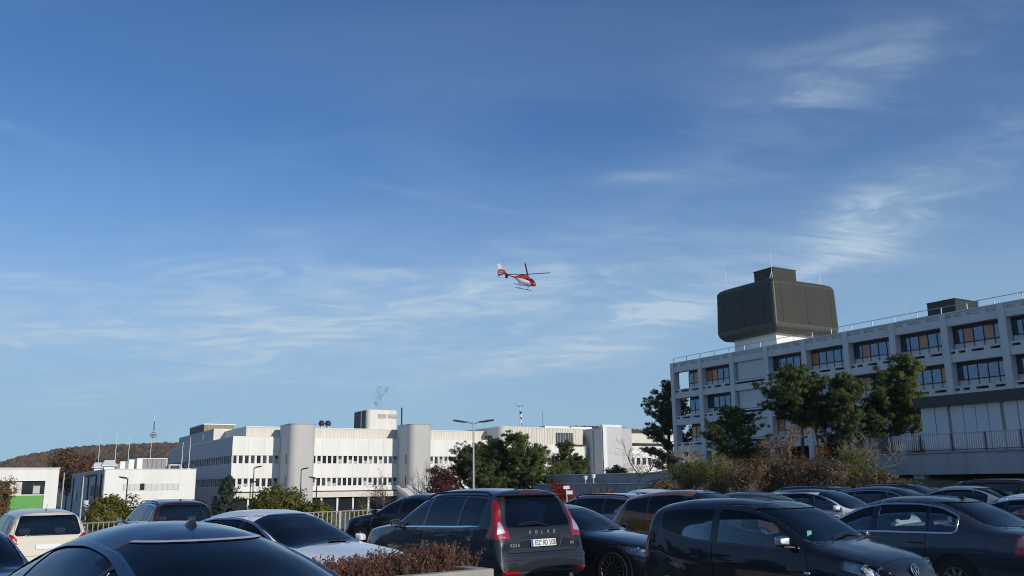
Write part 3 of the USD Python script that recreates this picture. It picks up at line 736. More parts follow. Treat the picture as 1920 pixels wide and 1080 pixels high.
# --- dark grey mid-size estate-like off-roader, seen from behind
hl = 2.315
SUV = dict(L=4.63, W=1.89, paint='paint_anthracite', wheel_r=.36, axles=(1.40, -1.37), spokes=5, rim_r=.235, rim_style='double', tumble=.33, flat=2.6,
    top=[(2.315, .55), (2.28, .80), (2.15, .97), (1.7, 1.055), (1.12, 1.12), (.55, 1.44), (.22, 1.60), (-.2, 1.685), (-.9, 1.70), (-1.55, 1.675), (-1.90, 1.635), (-1.97, 1.57), (-2.08, 1.30), (-2.15, 1.13), (-2.20, 1.04), (-2.235, .94), (-2.25, .74), (-2.27, .68), (-2.30, .62), (-2.315, .50)],
    belt=[(2.315, .5), (2.1, .86), (1.6, .94), (.9, 1.01), (0, 1.04), (-1.2, 1.075), (-1.8, 1.10), (-2.12, 1.08), (-2.25, .72), (-2.31, .45)],
    bottom=bot(hl, .26), plan=[(hl, .66), (hl - .03, .76), (hl - .12, .84), (hl - .35, .93), (hl - .75, .975), (.5, .985), (-.6, .99), (-1.5, 1.0), (-2.0, .99), (-2.14, .975), (-2.22, .955), (-2.28, .925), (-2.315, .87)],
    dlo=(-1.72, 1.0), dlo_hi=.12, dlo_lo=.01, frame=.02, pillars=[(.02, -.06, .09), (-1.02, -1.12, .08)], privacy=True, chrome='lower',
    windscreen=(.15, 1.08, 1.14, 1.61, .10), rear_window=(-2.2, -1.85, 1.10, 1.565, .19, .0), rear_glass='car_glass_dark', rear_seal='gloss_black', cabin=(-2.0, 1.05), seats=(.1, -.9), dash=(.6, 1.04),
    doors=[([(.80, .36), (-.0, .34), (.02, 1.04), (-.06, 1.58), (.3, 1.6), (.92, 1.13), (.95, .8)], 1), ([(-.01, .34), (-.82, .34), (-1.05, .70), (-1.12, 1.04), (-1.14, 1.56), (-.07, 1.58), (.01, 1.04)], 1)],
    handles=[(.14, .93), (-.85, .95)],
    hood=[(2.18, .62), (2.2, 0), (2.18, -.62), (1.1, -.74), (1.05, 0), (1.1, .74)], hood_z=.86,
    lights=[('tail_light', 'rear', P((.66, .93), (.99, .92), (1.05, 1.0), (.90, 1.12), (.84, 1.3), (.80, 1.45), (.74, 1.60), (.655, 1.61), (.675, 1.46), (.695, 1.33), (.725, 1.22), (.715, 1.14), (.65, 1.03)), P((-2.6, .88), (-1.90, .90), (-1.96, 1.06), (-1.99, 1.16), (-1.95, 1.28), (-1.85, 1.45), (-1.74, 1.66), (-2.6, 1.7)), 'red_lens'),
            ('headlight', 'front', P((.60, .74), (.86, .80), (.92, .93), (.70, .90)), (1.7, 3), 'headlight')],
    rear_panels=[('tailgate', [(-.70, .70), (.70, .70), (.78, .80), (.72, .93), (.76, 1.1), (.67, 1.60), (-.67, 1.60), (-.76, 1.1), (-.72, .93), (-.78, .80)], -1.9, None)],
    boxes=[('rear_bumper', (-2.5, -1.86, -1.2, 1.2, 0, .42), 'plastic_grey')],
    mirror=(.78, 1.10), mirror_mat='paint_anthracite', rails=(-1.7, .25, .60), fin=-1.55, arch_trim=None,
    plates=[(-2.268, .845, 6)], plate_text=[('EIC', .185), ('RD 105', .018)], lod=0)

# --- grey four-door saloon
hl = 2.40
SALOON = dict(L=4.80, W=1.77, paint='paint_graphite', wheel_r=.315, axles=(1.45, -1.30), spokes=9, rim_r=.19, rim_style='plain', tumble=.34, flat=2.2,
    top=[(2.40, .48), (2.37, .68), (2.2, .83), (1.6, .93), (1.06, .99), (.5, 1.26), (.15, 1.395), (-.25, 1.455), (-.6, 1.46), (-1.0, 1.425), (-1.35, 1.30), (-1.72, 1.125), (-1.95, 1.05), (-2.1, 1.035), (-2.27, 1.01), (-2.33, .93), (-2.36, .72), (-2.38, .62), (-2.40, .5)],
    belt=[(2.4, .44), (2.2, .74), (1.6, .84), (.9, .91), (0, .935), (-1.2, .95), (-1.8, .965), (-2.2, .95), (-2.33, .85), (-2.4, .44)],
    bottom=bot(hl, .20), plan=pl(hl, .68, .80), dlo=(-1.36, 1.0), dlo_lo=.005, dlo_hi=.105, dlo_r=.07, frame=.02, pillars=[(.0, -.08, .085), (-.90, -.90, .04)], chrome='full',
    windscreen=(.2, 1.05, 1.005, 1.39, .10), rear_window=(-1.95, -.95, 1.07, 1.385, .13), cabin=(-1.6, 1.0), seats=(.05, -.95), dash=(.62, .95), rear_glass='car_glass_dark',
    doors=[([(.95, .30), (.0, .28), (.0, .93), (-.06, 1.39), (.2, 1.37), (.9, 1.0), (1.02, .7)], 1), ([(-.01, .28), (-.78, .30), (-.89, .62), (-.90, .94), (-.90, 1.36), (-.07, 1.39), (-.01, .93)], 1)],
    handles=[(.13, .80), (-.74, .82)], hood=[(2.25, .60), (2.28, 0), (2.25, -.60), (1.05, -.70), (1.0, 0), (1.05, .70)], hood_z=.74,
    lights=[('tail_light', 'side', P((-2.12, .70), (-2.6, .70), (-2.6, .98), (-2.24, .98), (-2.15, .93)), None, 'red_lens')],
    boxes=[('rear_bumper', (-2.5, -1.80, -1.2, 1.2, 0, .66), 'paint_graphite')], side_strips=[('bumper_strip', [(-1.85, .50), (-2.5, .50), (-2.5, .58), (-1.85, .58)], (.2, 1.3), 'trim_black')],
    mirror=(.80, .99), fin=-1.02, fin_mat='trim_black', plates=[(-2.40, .78, 0)], lod=0)

# --- black executive saloon, front seen
hl = 2.345
EXEC = dict(L=4.69, W=1.81, paint='paint_black_blue', wheel_r=.335, axles=(1.55, -1.29), spokes=14, rim_r=.245, rim_style='thin', tumble=.36, flat=2.2,
    top=[(2.345, .46), (2.32, .62), (2.2, .76), (1.8, .865), (1.3, .935), (.95, .975), (.45, 1.22), (.1, 1.37), (-.3, 1.435), (-.7, 1.43), (-1.1, 1.35), (-1.5, 1.18), (-1.85, 1.03), (-2.1, .99), (-2.25, .93), (-2.32, .7), (-2.345, .48)],
    belt=[(2.345, .42), (2.2, .66), (1.6, .79), (.9, .88), (0, .915), (-1.2, .94), (-1.8, .94), (-2.2, .88), (-2.33, .5)],
    bottom=bot(hl, .17), plan=pl(hl, .66, .76), dlo=(-1.45, .95), dlo_hi=.105, dlo_r=.05, frame=.018, pillars=[(-.05, -.10, .085), (-1.02, -1.1, .03)], chrome='full',
    windscreen=(.15, .95, .985, 1.37, .095), rear_window=(-1.8, -1.0, 1.04, 1.34, .12), cabin=(-1.5, .9), seats=(-.05, -1.0), dash=(.50, .93),
    doors=[([(.85, .28), (-.05, .26), (-.05, .93), (-.1, 1.36), (.1, 1.35), (.85, .98), (.95, .65)], 1), ([(-.06, .26), (-.80, .28), (-.98, .62), (-1.05, .94), (-1.10, 1.28), (-.11, 1.36), (-.06, .93)], 1)],
    handles=[(.08, .80), (-.88, .82)], hood=[(2.2, .58), (2.25, 0), (2.2, -.58), (.95, -.70), (.9, 0), (.95, .70)], hood_z=.70,
    lights=[('headlight', 'front', P((.42, .575), (.60, .70), (.82, .775), (.93, .765), (.88, .65), (.70, .55)), (1.42, 3), 'headlight'), ('tail_light', 'side', P((-2.0, .72), (-2.6, .72), (-2.6, .92), (-2.1, .92)), None, 'red_lens')],
    lamp_back='lamp_grey', bowls=[(.60, .625, .034, 'clear_lens_back'), (.70, .655, .034, 'clear_lens_back'), (.79, .685, .032, 'clear_lens_back'), (.66, .70, .02, 'paper_white'), (.76, .72, .02, 'paper_white')],
    front_panels=[('grille', [(-.40, .42), (.40, .42), (.44, .66), (-.44, .66)], 'trim_black'), ('air_intake', [(.50, .24), (.78, .26), (.80, .42), (.52, .36)], 'trim_black'), ('air_intake', [(-.50, .24), (-.78, .26), (-.80, .42), (-.52, .36)], 'trim_black')],
    mirror=(.62, .98), plates=[(2.36, .36, 0)], lod=0)

# --- dark fastback saloon closest to the camera
hl = 2.43
DARK = dict(L=4.86, W=1.77, paint='paint_dark_saloon', wheel_r=.34, axles=(1.50, -1.34), spokes=10, rim_r=.24, rim_style='double', tumble=.40, flat=1.4, crown=.085,
    top=[(2.43, .46), (2.40, .64), (2.25, .80), (1.7, .91), (1.05, .98), (.5, 1.25), (.1, 1.415), (-.25, 1.485), (-.5, 1.495), (-.85, 1.465), (-1.2, 1.38), (-1.6, 1.235), (-2.0, 1.08), (-2.2, 1.03), (-2.34, .98), (-2.40, .8), (-2.43, .5)],
    belt=[(2.43, .42), (2.2, .70), (1.6, .82), (.9, .90), (0, .935), (-1.2, .965), (-1.8, .985), (-2.2, .93), (-2.4, .5)],
    bottom=bot(hl, .18), plan=pl(hl, .66, .78), dlo=(-1.60, .98), dlo_hi=.10, dlo_r=.07, frame=.016, pillars=[(.0, -.08, .07), (-.98, -1.12, .035)], chrome='full',
    windscreen=(.15, 1.02, .995, 1.385, .10), rear_window=(-2.06, -.92, 1.08, 1.43, .11, .035), rear_glass='car_glass_dark', rear_seal='badge_silver', seal_w=.009, trim_mat='satin_trim', cabin=(-1.6, .95), seats=(.0, -.95), dash=(.58, .95),
    doors=[([(.90, .28), (.0, .26), (.0, .93), (-.08, 1.38), (.2, 1.37), (.9, .99), (1.0, .7)], 1), ([(-.01, .26), (-.82, .28), (-1.0, .62), (-1.05, .95), (-1.10, 1.36), (-.09, 1.38), (-.01, .93)], 1)],
    handles=[(.12, .82), (-.86, .84)], hood=[(2.25, .60), (2.3, 0), (2.25, -.60), (1.05, -.72), (1.0, 0), (1.05, .72)], hood_z=.74,
    lights=[('tail_light', 'side', P((-2.1, .74), (-2.6, .74), (-2.6, .94), (-2.2, .94)), None, 'red_lens')], mirror=(.72, 1.0), fin=-.74, plates=[], lod=0)

# --- white saloon, front seen
WHITE = dict(EXEC); hl = 2.345
WHITE.update(paint='paint_white', rim_style='plain', spokes=10, mirror=(.66, .99), glass='car_glass', ws_glass='screen_glass', fin=None, tumble=.36,
    top=[(2.345, .46), (2.32, .64), (2.2, .79), (1.8, .89), (1.3, .955), (1.0, .985), (.45, 1.23), (.1, 1.37), (-.3, 1.425), (-.7, 1.42), (-1.1, 1.35), (-1.5, 1.2), (-1.85, 1.05), (-2.1, 1.0), (-2.25, .94), (-2.32, .7), (-2.345, .48)],
    dlo=(-1.5, .95))

# --- family hatchback (dark) and its relatives
hl = 2.18
HATCH = dict(L=4.36, W=1.82, paint='paint_black', wheel_r=.32, axles=(1.30, -1.34), spokes=5, rim_r=.21, rim_style='double', tumble=.34, flat=2.2,
    top=[(2.18, .5), (2.15, .72), (2.0, .86), (1.5, .97), (1.08, 1.03), (.5, 1.32), (.15, 1.445), (-.3, 1.495), (-.8, 1.48), (-1.35, 1.42), (-1.66, 1.355), (-1.74, 1.28), (-1.95, 1.02), (-2.06, .92), (-2.13, .75), (-2.18, .5)],
    belt=[(2.18, .44), (2.0, .76), (1.5, .87), (.9, .93), (0, .97), (-1.2, 1.04), (-1.7, 1.08), (-2.0, .9), (-2.16, .48)],
    bottom=bot(hl, .2), plan=pl(hl, .66, .80), dlo=(-1.62, 1.0), dlo_hi=.11, dlo_r=.04, frame=.02, pillars=[(.05, -.02, .085), (-.92, -.98, .06)],
    windscreen=(.2, 1.05, 1.05, 1.435, .10), rear_window=(-2.0, -1.55, 1.06, 1.32, .15), cabin=(-1.7, 1.0), seats=(.1, -.9), dash=(.62, .98),
    doors=[([(.92, .30), (.05, .28), (.05, .96), (-.02, 1.42), (.2, 1.42), (.9, 1.04), (1.0, .7)], 1), ([(.04, .28), (-.82, .30), (-.98, .64), (-1.0, 1.0), (-1.02, 1.38), (-.03, 1.42), (.04, .96)], 1)],
    handles=[(.18, .86), (-.82, .90)], hood=[(2.05, .58), (2.08, 0), (2.05, -.58), (1.08, -.72), (1.02, 0), (1.08, .72)], hood_z=.76,
    lights=[('headlight', 'front', P((.56, .68), (.84, .74), (.90, .86), (.66, .82)), (1.4, 3), 'headlight'), ('tail_light', 'side', P((-1.92, .84), (-2.5, .84), (-2.5, 1.10), (-1.8, 1.10)), None, 'red_lens')],
    mirror=(.80, 1.04), whip=(-1.3, .22), plates=[(-2.17, .6, 0)], lod=1)

# --- tall family off-roader
hl = 2.2
TALL = dict(L=4.40, W=1.83, paint='paint_maroon', wheel_r=.345, axles=(1.32, -1.33), spokes=5, rim_r=.225, rim_style='double', tumble=.28, flat=2.8,
    top=[(2.2, .55), (2.16, .80), (2.0, .95), (1.5, 1.05), (1.08, 1.11), (.5, 1.42), (.15, 1.575), (-.3, 1.635), (-.9, 1.64), (-1.5, 1.61), (-1.86, 1.56), (-1.94, 1.48), (-2.05, 1.14), (-2.1, 1.03), (-2.14, .8), (-2.2, .52)],
    belt=[(2.2, .5), (2.0, .84), (1.5, .94), (.9, 1.0), (0, 1.03), (-1.2, 1.07), (-1.8, 1.09), (-2.08, 1.0), (-2.2, .5)],
    bottom=bot(hl, .25), plan=pl(hl, .68, .84), dlo=(-1.72, 1.0), dlo_hi=.115, dlo_lo=.01, dlo_r=.05, frame=.02, pillars=[(.02, -.05, .085), (-1.0, -1.05, .08)], privacy=False, chrome='full',
    windscreen=(.2, 1.06, 1.13, 1.56, .09), rear_window=(-2.06, -1.8, 1.10, 1.50, .11), rear_glass='car_glass', cabin=(-1.95, 1.0), seats=(.1, -.9), dash=(.6, 1.03),
    doors=[([(.86, .34), (.02, .33), (.02, 1.02), (-.05, 1.54), (.22, 1.54), (.9, 1.12), (.98, .8)], 1), ([(.01, .33), (-.8, .34), (-1.0, .7), (-1.04, 1.04), (-1.08, 1.52), (-.06, 1.54), (.01, 1.02)], 1)],
    handles=[(.14, .93), (-.84, .95)], hood=[(2.05, .60), (2.1, 0), (2.05, -.60), (1.08, -.72), (1.02, 0), (1.08, .72)], hood_z=.84,
    lights=[('headlight', 'front', P((.58, .76), (.86, .80), (.90, .93), (.66, .90)), (1.4, 3), 'headlight'), ('tail_light', 'rear', P((.62, .88), (.98, .88), (.98, 1.10), (.74, 1.10), (.64, 1.0)), None, 'red_lens')],
    rear_panels=[('tailgate', [(-.66, .62), (.66, .62), (.72, 1.0), (.66, 1.56), (-.66, 1.56), (-.72, 1.0)], -1.85, None)],
    mirror=(.76, 1.09), rails=(-1.7, .1, .60), fin=-1.5, plates=[(-2.16, .82, 0)], lod=1)


def derive(base, **kw):
    d = dict(base); d.update(kw); return d


def spot(x, y): return (x, y)
# ---------------------------------------------------------------- ground and car park
def terrain_mesh(xs, ys, off=0.0, cut=None):
    X, Y = np.meshgrid(xs, ys); Z = ground_z(X, Y) + off
    if cut is not None: Z = Z + cut(X, Y)
    V = np.stack([X, Y, Z], -1).reshape(-1, 3); n = len(xs)
    i = (np.arange(len(ys) - 1)[:, None] * n + np.arange(n - 1)[None]).ravel()
    F = np.stack([i, i + 1, i + n + 1, i + n], 1)
    return V, F


mat('glass_dark', (0.018, 0.022, 0.028), 0.06, vary=0.3, scale=0.8, spec=0.6)
mat('glass_grey', (0.07, 0.08, 0.09), 0.10, vary=0.3, scale=0.8, spec=0.6)
mat('tan_render', (0.34, 0.27, 0.19), 0.85, vary=0.1, scale=0.8)
mat('blind', (0.50, 0.50, 0.48), 0.8)
LOT = (-40.0, 46.0, -14.0, 33.0)
_xs = np.unique(np.concatenate([np.linspace(-2600, -200, 13), np.linspace(-200, -40, 21), np.arange(-40, 46.1, 2), np.linspace(46, 250, 27), np.linspace(250, 2600, 13)]))
_ys = np.unique(np.concatenate([np.linspace(-2600, -100, 9), np.linspace(-100, -14, 9), np.arange(-14, 33.1, 1.0), np.arange(33, 110, 3), np.linspace(110, 400, 14), np.linspace(400, 2600, 8)]))
obj('ground', terrain_mesh(_xs, _ys, 0, lambda X, Y: np.where((X > LOT[0] - .1) & (X < LOT[1] + .1) & (Y > LOT[2] - .1) & (Y < LOT[3] - .6), -.05, 0)), M['land_grass'], smooth=True, kind='structure')
obj('car_park', terrain_mesh(np.arange(LOT[0], LOT[1] + .1, 2), np.arange(LOT[2], LOT[3] + .1, 1.0), .0), M['asphalt'], smooth=True, kind='structure')
LOT_F, LOT_R = az_vec(-38), az_vec(52)          # along a bay, across the bays


def strip_on_ground(p, q, w, off=.006, n=8):
    p, q = np.asarray(p, float), np.asarray(q, float); d = (q - p)[:2]; d /= np.linalg.norm(d); nn = np.array([-d[1], d[0]]) * w / 2
    t = np.linspace(0, 1, n)[:, None]; c = p[None, :2] * (1 - t) + q[None, :2] * t; V = []
    for s in (-1, 1):
        e = c + s * nn; V.append(np.column_stack([e, ground_z(e[:, 0], np.floor(e[:, 1])) * .0 + ground_z(e[:, 0], e[:, 1]) + off]))
    V = np.concatenate(V); i = np.arange(n - 1); return V, np.stack([i, i + 1, n + i + 1, n + i], 1)


_o = np.array([.35, 17.45, 0.0])
for k in range(-4, 8):
    c = _o + LOT_R * 2.6 * (k + .5); m = strip_on_ground(c - LOT_F * 2.4, c + LOT_F * 2.4, .12); obj('bay_marking', m, M['road_paint'], kind='structure')
    c2 = _o + LOT_R * 2.6 * (k + .5) - LOT_F * 6.4; m = strip_on_ground(c2 - LOT_F * 2.4, c2 + LOT_F * 2.4, .12); obj('bay_marking', m, M['road_paint'], kind='structure')


# ---------------------------------------------------------------- hill with its wood, and the far mast
def ray_px(x, y): return _F + _R * (x - 960) / 1650 - _U * (y - 540) / 1650


_ridge = curve([(-1400, 905), (-700, 885), (-200, 874), (0, 871), (40, 862), (100, 850), (180, 841), (250, 838), (300, 836), (450, 832), (700, 826), (1000, 812), (1090, 803), (1200, 811), (1320, 836), (1700, 872), (2400, 900), (3400, 912)])
_px = np.linspace(-1400, 3400, 200); _V = []
_dist = np.array([800, 950, 1100, 1250, 1400, 1500, 1620, 1900]); _rise = np.array([0, .10, .32, .62, .90, 1.0, .9, .2])
for x in _px:
    r = ray_px(x, float(_ridge(x))); d = r / np.hypot(r[0], r[1]); h = EYE + d[2] * 1500
    for D, q in zip(_dist, _rise): _V.append((d[0] * D, d[1] * D, -4 + (h + 4 - 5) * q))
_V = np.array(_V); _n = len(_dist); _i = (np.arange(len(_px) - 1)[:, None] * _n + np.arange(_n - 1)[None]).ravel()
mat('hill_soil', (0.075, 0.055, 0.035), 1.0, vary=0.3, scale=0.02)
obj('hill', (_V, np.stack([_i, _i + _n, _i + _n + 1, _i + 1], 1)), M['hill_soil'], smooth=True, kind='structure')
N = {'o': ('object_info', {}), 'g': ('geometry', {}), 'n': ('noise_texture', {'scale': 0.009, 'detail': 3.0}), 'a': ('math', {'math_type': 'multiply_add', 'value2': 0.45, 'value3': 0.0}), 'b': ('math', {'math_type': 'multiply_add', 'value2': 0.6}),
     'r': ('rgb_ramp', {'ramp': [(0.2, (0.030, 0.036, 0.018)), (0.4, (0.080, 0.052, 0.030)), (0.55, (0.120, 0.068, 0.034)), (0.7, (0.15, 0.10, 0.045)), (0.85, (0.085, 0.045, 0.028))]}), 'p': ('principled_bsdf', {'roughness': 0.9, 'specular_ior_level': 0.1})}
M['wood_crown'] = usdkit.material(stage, '/World/Looks/wood_crown', N, [('o.random', 'a.value1'), ('g.position', 'n.vector'), ('n.fac', 'b.value1'), ('a.value', 'b.value3'), ('b.value', 'r.fac'), ('r.color', 'p.base_color')], surface='p.BSDF')
_rng = np.random.default_rng(5)
pi = UsdGeom.PointInstancer.Define(stage, '/World/hill_forest'); tag(pi.GetPrim(), 'brown autumn wood covering the hill behind the hospital', 'forest', kind='stuff')
_protos = []
for k in range(3):
    ic = trimesh.creation.icosphere(2, 1.0); v = np.array(ic.vertices); v *= (0.72 + 0.5 * meshkit.fbm(v * 2.2 + 7 * k, 3, k))[:, None]; v[:, 2] *= 1.15
    pr = usdkit.mesh(stage, f'/World/hill_forest/crown_{k:03d}', (v, np.array(ic.faces)), M['wood_crown'], False); _protos.append(pr.GetPath())
pi.CreatePrototypesRel().SetTargets(_protos)
pos, idx, sc = [], [], []
for _ in range(11000):
    x = _rng.uniform(-160, 420) if _rng.random() < .68 else _rng.uniform(980, 1330)
    t = _rng.random() ** .7; D = 1000 + 560 * t
    r = ray_px(x, float(_ridge(x))); d = r / np.hypot(r[0], r[1]); h = EYE + d[2] * 1500
    z = -4 + (h - 1) * np.interp(D, _dist, _rise); s = _rng.uniform(3.6, 6.6)
    pos.append((d[0] * D, d[1] * D, z + .35 * s)); idx.append(int(_rng.integers(3))); sc.append((s, s, s * _rng.uniform(.9, 1.25)))
pi.CreatePositionsAttr(Vt.Vec3fArray.FromNumpy(np.array(pos, np.float32))); pi.CreateProtoIndicesAttr(Vt.IntArray(idx)); pi.CreateScalesAttr(Vt.Vec3fArray.FromNumpy(np.array(sc, np.float32)))

r = ray_px(286.5, 831); d = r / np.hypot(r[0], r[1]); _D = 2300
t = thing('radio_tower', 'slender far radio tower with round platforms above the wooded hill', 'radio tower', (d[0] * _D, d[1] * _D, 60))
b = EYE + d[2] * _D - 60                        # tree-top height at that distance
obj('shaft', tube([(0, 0, 0), (0, 0, b + 22), (0, 0, b + 30)], [3.4, 2.0, 1.7], 12), M['concrete'], t, 40)
for k, (z, rr, h) in enumerate(((b + 14, 7.5, 2.2), (b + 19, 8.5, 2.6), (b + 25, 5.2, 1.6))):
    obj('platform', lathe([(0, z), (rr * .7, z), (rr, z + h * .4), (rr, z + h), (0, z + h)], 24), M['concrete_dark'], t, 30)
obj('mast', tube([(0, 0, b + 30), (0, 0, b + 52)], [1.5, 1.2], 8), M['steel_dark'], t, 40); obj('aerial', tube([(0, 0, b + 52), (0, 0, b + 68)], [1.0, .5], 8), M['white_plain'], t, 40)


# ---------------------------------------------------------------- buildings of the hospital, laid out on its turned grid
class Site:
    """A building: local axes a (right, away), b (left, away), z; its origin is a corner of its base."""

    def __init__(s, name, label, a0, b0, z0, cat='building'):
        s.o = np.array([a0, b0, z0]); s.t = thing(name, label, cat, hp(a0, b0, z0), GRID)

    def box(s, a0, a1, b0, b1, z0, z1):
        o = s.o; return bx(a0 - o[0], a1 - o[0], b0 - o[1], b1 - o[1], z0 - o[2], z1 - o[2])

    def put(s, name, m, mt, parent=None, smooth=False, label=None):
        return obj(name, cat(m) if isinstance(m, list) else m, M[mt], parent or s.t, smooth, label)

    def front(s, b):   # a wall seen from the front: along a, outward is -b
        return lambda s0, s1, n0, n1, z0, z1: s.box(s0, s1, b - n1, b - n0, z0, z1)

    def left(s, a):    # a wall on the left: along b, outward is -a
        return lambda s0, s1, n0, n1, z0, z1: s.box(a - n1, a - n0, s0, s1, z0, z1)


_wr = random.Random(11)


def window_row(S, W, s0, s1, z0, z1, pitch, wid, pier='white_cladding', n=-.22, dark=.0, skip=None):
    k = max(1, int(round((s1 - s0) / pitch))); p = (s1 - s0) / k
    S.put('window_band', W(s0, s1, n - .15, n - .06, z0, z1), 'dark_frame')
    for i in range(k):
        c = s0 + (i + .5) * p
        g = S.put('window', W(c - wid / 2, c + wid / 2, n - .06, n, z0 + .04, z1 - .04), 'glass_dark' if _wr.random() > .22 else 'glass_grey')
        if _wr.random() < .30: S.put('blind', W(c - wid / 2 + .03, c + wid / 2 - .03, n + .002, n + .012, z0 + .06, z0 + (z1 - z0) * _wr.uniform(.3, .6)), 'blind', g)
        S.put('window_bar', W(c - .02, c + .02, n + .003, n + .03, z0 + .05, z1 - .05), 'dark_frame', g)
    for i in range(k + 1):
        c = s0 + i * p; h = (p - wid) / 2; S.put('pier', W(max(s0, c - h), min(s1, c + h), n - .05, n + .16 - (.06 if pier == 'white_cladding' else 0), z0 + .002, z1 - .002), pier)


def panel_row(S, W, s0, s1, z0, z1, pitch, mt='white_cladding', n0=-.2, n1=0.0, gap=.022):
    k = max(1, int(round((s1 - s0) / pitch))); p = (s1 - s0) / k
    for i in range(k): S.put('facade_panel', W(s0 + i * p + gap / 2, s0 + (i + 1) * p - gap / 2, n0, n1 + .006 * (i % 2), z0, z1), mt)


# --- long white main block
A = Site('hospital_block', 'long white hospital block with two window rows and rounded stair towers', 34.35, 153.47, -3.2)
FB = 153.47; W = A.front(FB); WL = A.left(34.35)
A.put('core', A.box(34.6, 83.8, FB + .42, 216, -3.2, 9.75), 'grey_render')
A.put('roof', A.box(34.4, 83.8, FB + .05, 216, 9.80, 9.95), 'cream_cladding')
for s0, s1 in ((34.35, 42.38), (47.0, 64.26), (68.6, 82.6)):
    panel_row(A, W, s0, s1, 6.72, 9.80, 2.9); panel_row(A, W, s0, s1, 2.92, 5.42, 2.9); panel_row(A, W, s0, s1, .72, 1.58, 8.6)
    window_row(A, W, s0, s1, 5.42, 6.72, .97, .64); window_row(A, W, s0, s1, 1.58, 2.92, .97, .64)
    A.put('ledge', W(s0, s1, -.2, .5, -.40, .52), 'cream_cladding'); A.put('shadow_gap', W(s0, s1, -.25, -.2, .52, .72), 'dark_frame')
    A.put('ground_floor_glazing', W(s0, s1, -.42, -.3, -3.2, -.40), 'glass_dark')
    for i in range(int((s1 - s0) / 2.9) + 1): A.put('column', W(s0 + i * 2.9, s0 + i * 2.9 + .3, -.28, .02, -3.2, -.40), 'white_cladding')
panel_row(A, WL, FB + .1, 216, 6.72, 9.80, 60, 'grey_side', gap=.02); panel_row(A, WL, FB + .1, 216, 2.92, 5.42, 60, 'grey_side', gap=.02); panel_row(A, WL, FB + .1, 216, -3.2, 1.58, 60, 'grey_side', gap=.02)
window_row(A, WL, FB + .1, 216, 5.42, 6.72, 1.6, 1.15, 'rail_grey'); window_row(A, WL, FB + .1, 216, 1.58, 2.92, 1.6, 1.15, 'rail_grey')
# set-back storey of ribbed cream metal
A.put('upper_storey', A.box(37.0, 84.0, 155.6, 205, 9.95, 11.62), 'cream_cladding'); A.put('upper_roof', A.box(36.9, 84.1, 155.5, 205, 11.62, 11.74), 'white_cladding')
for i in range(90):
    a = 37.2 + i * .52
    if a < 83.8: A.put('cladding_rib', A.box(a, a + .06, 155.55, 155.6, 9.95, 11.62), 'cream_cladding')
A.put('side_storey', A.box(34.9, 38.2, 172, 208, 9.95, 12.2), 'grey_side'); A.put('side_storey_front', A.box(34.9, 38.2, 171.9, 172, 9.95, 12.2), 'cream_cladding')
A.put('side_window', A.box(34.85, 34.9, 180, 182, 10.4, 11.7), 'glass_dark')


def stair_tower(S, a0, a1, bf, bb, z0, z1, r=1.3):
    pg = sbox(a0, bf, a1, bb + 3).buffer(-r).buffer(r, quad_segs=12)
    pg = pg.union(sbox(a0, bf + 3, a1, bb)).union(sbox(a0 + r, bf, a1, bb)) if False else pg
    pg = shapely.affinity.translate(pg.intersection(sbox(a0 - 1, bf - 1, a1 + 1, bb)), -S.o[0], -S.o[1])
    m = extrude(pg, z1 - z0); m.apply_translation((0, 0, z0 - S.o[2]))
    p = S.put('stair_tower', m, 'grey_render', smooth=30)
    c = extrude(pg.buffer(.06), .12); c.apply_translation((0, 0, z1 - S.o[2])); S.put('coping', c, 'grey_side', p, 30)
    for z in (z0 + 4.7, z0 + 8.4):
        S.put('slot_window', S.box(a0 - .02, a0 + .05, bf + 1.7, bf + 2.1, z, z + 1.7), 'dark_frame', p)
    return p


stair_tower(A, 42.38, 46.9, 147.5, 153.9, -3.2, 11.75); stair_tower(A, 64.26, 68.7, 147.8, 153.9, -3.2, 12.2)
# roof plant
T = Site('roof_plant_room', 'olive brown plant room with dark left side on the white hospital roof', 36.6, 190, 11.74)
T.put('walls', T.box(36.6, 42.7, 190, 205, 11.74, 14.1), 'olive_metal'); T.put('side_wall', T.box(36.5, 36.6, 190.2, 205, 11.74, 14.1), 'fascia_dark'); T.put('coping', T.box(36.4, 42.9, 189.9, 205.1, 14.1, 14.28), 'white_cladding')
for i in range(5): T.put('wall_rib', T.box(37.2 + i * 1.2, 37.26 + i * 1.2, 189.95, 190, 11.74, 14.1), 'olive_metal')
C = Site('chimney_block', 'square cream chimney block with louvres and dark side, smoke rising from it', 68.0, 180, 9.95)
pg = shapely.affinity.translate(sbox(68.2, 180, 75.3, 189).buffer(-1.0).buffer(1.0, quad_segs=8), -68.0, -180)
m = extrude(pg, 17.4 - 9.95); C.put('shaft', m, 'cream_cladding', smooth=30)
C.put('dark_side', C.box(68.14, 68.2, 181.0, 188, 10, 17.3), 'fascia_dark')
C.put('side_strip', C.box(68.05, 68.14, 183.2, 183.6, 10, 17.3), 'cream_cladding')
for a0, a1 in ((70.6, 72.5), (72.9, 74.9)):
    lv = C.put('louvre', C.box(a0, a1, 179.93, 179.99, 15.6, 16.5), 'band_grey')
    for i in range(5): C.put('louvre_blade', C.box(a0, a1, 179.86, 179.93, 15.64 + i * .17, 15.70 + i * .17), 'silver_cladding', lv)
C.put('shadow_board', C.box(69.0, 74.6, 179.9, 180, 11.8, 13.2), 'cream_cladding')
fl = obj('flue_pipe', tube([hp(75.9, 179.5, 9.95), hp(75.9, 179.5, 18.0)], .16, 10), M['steel_dark'], None, 40, 'thin dark flue pipe standing beside the square chimney block', 'pipe')
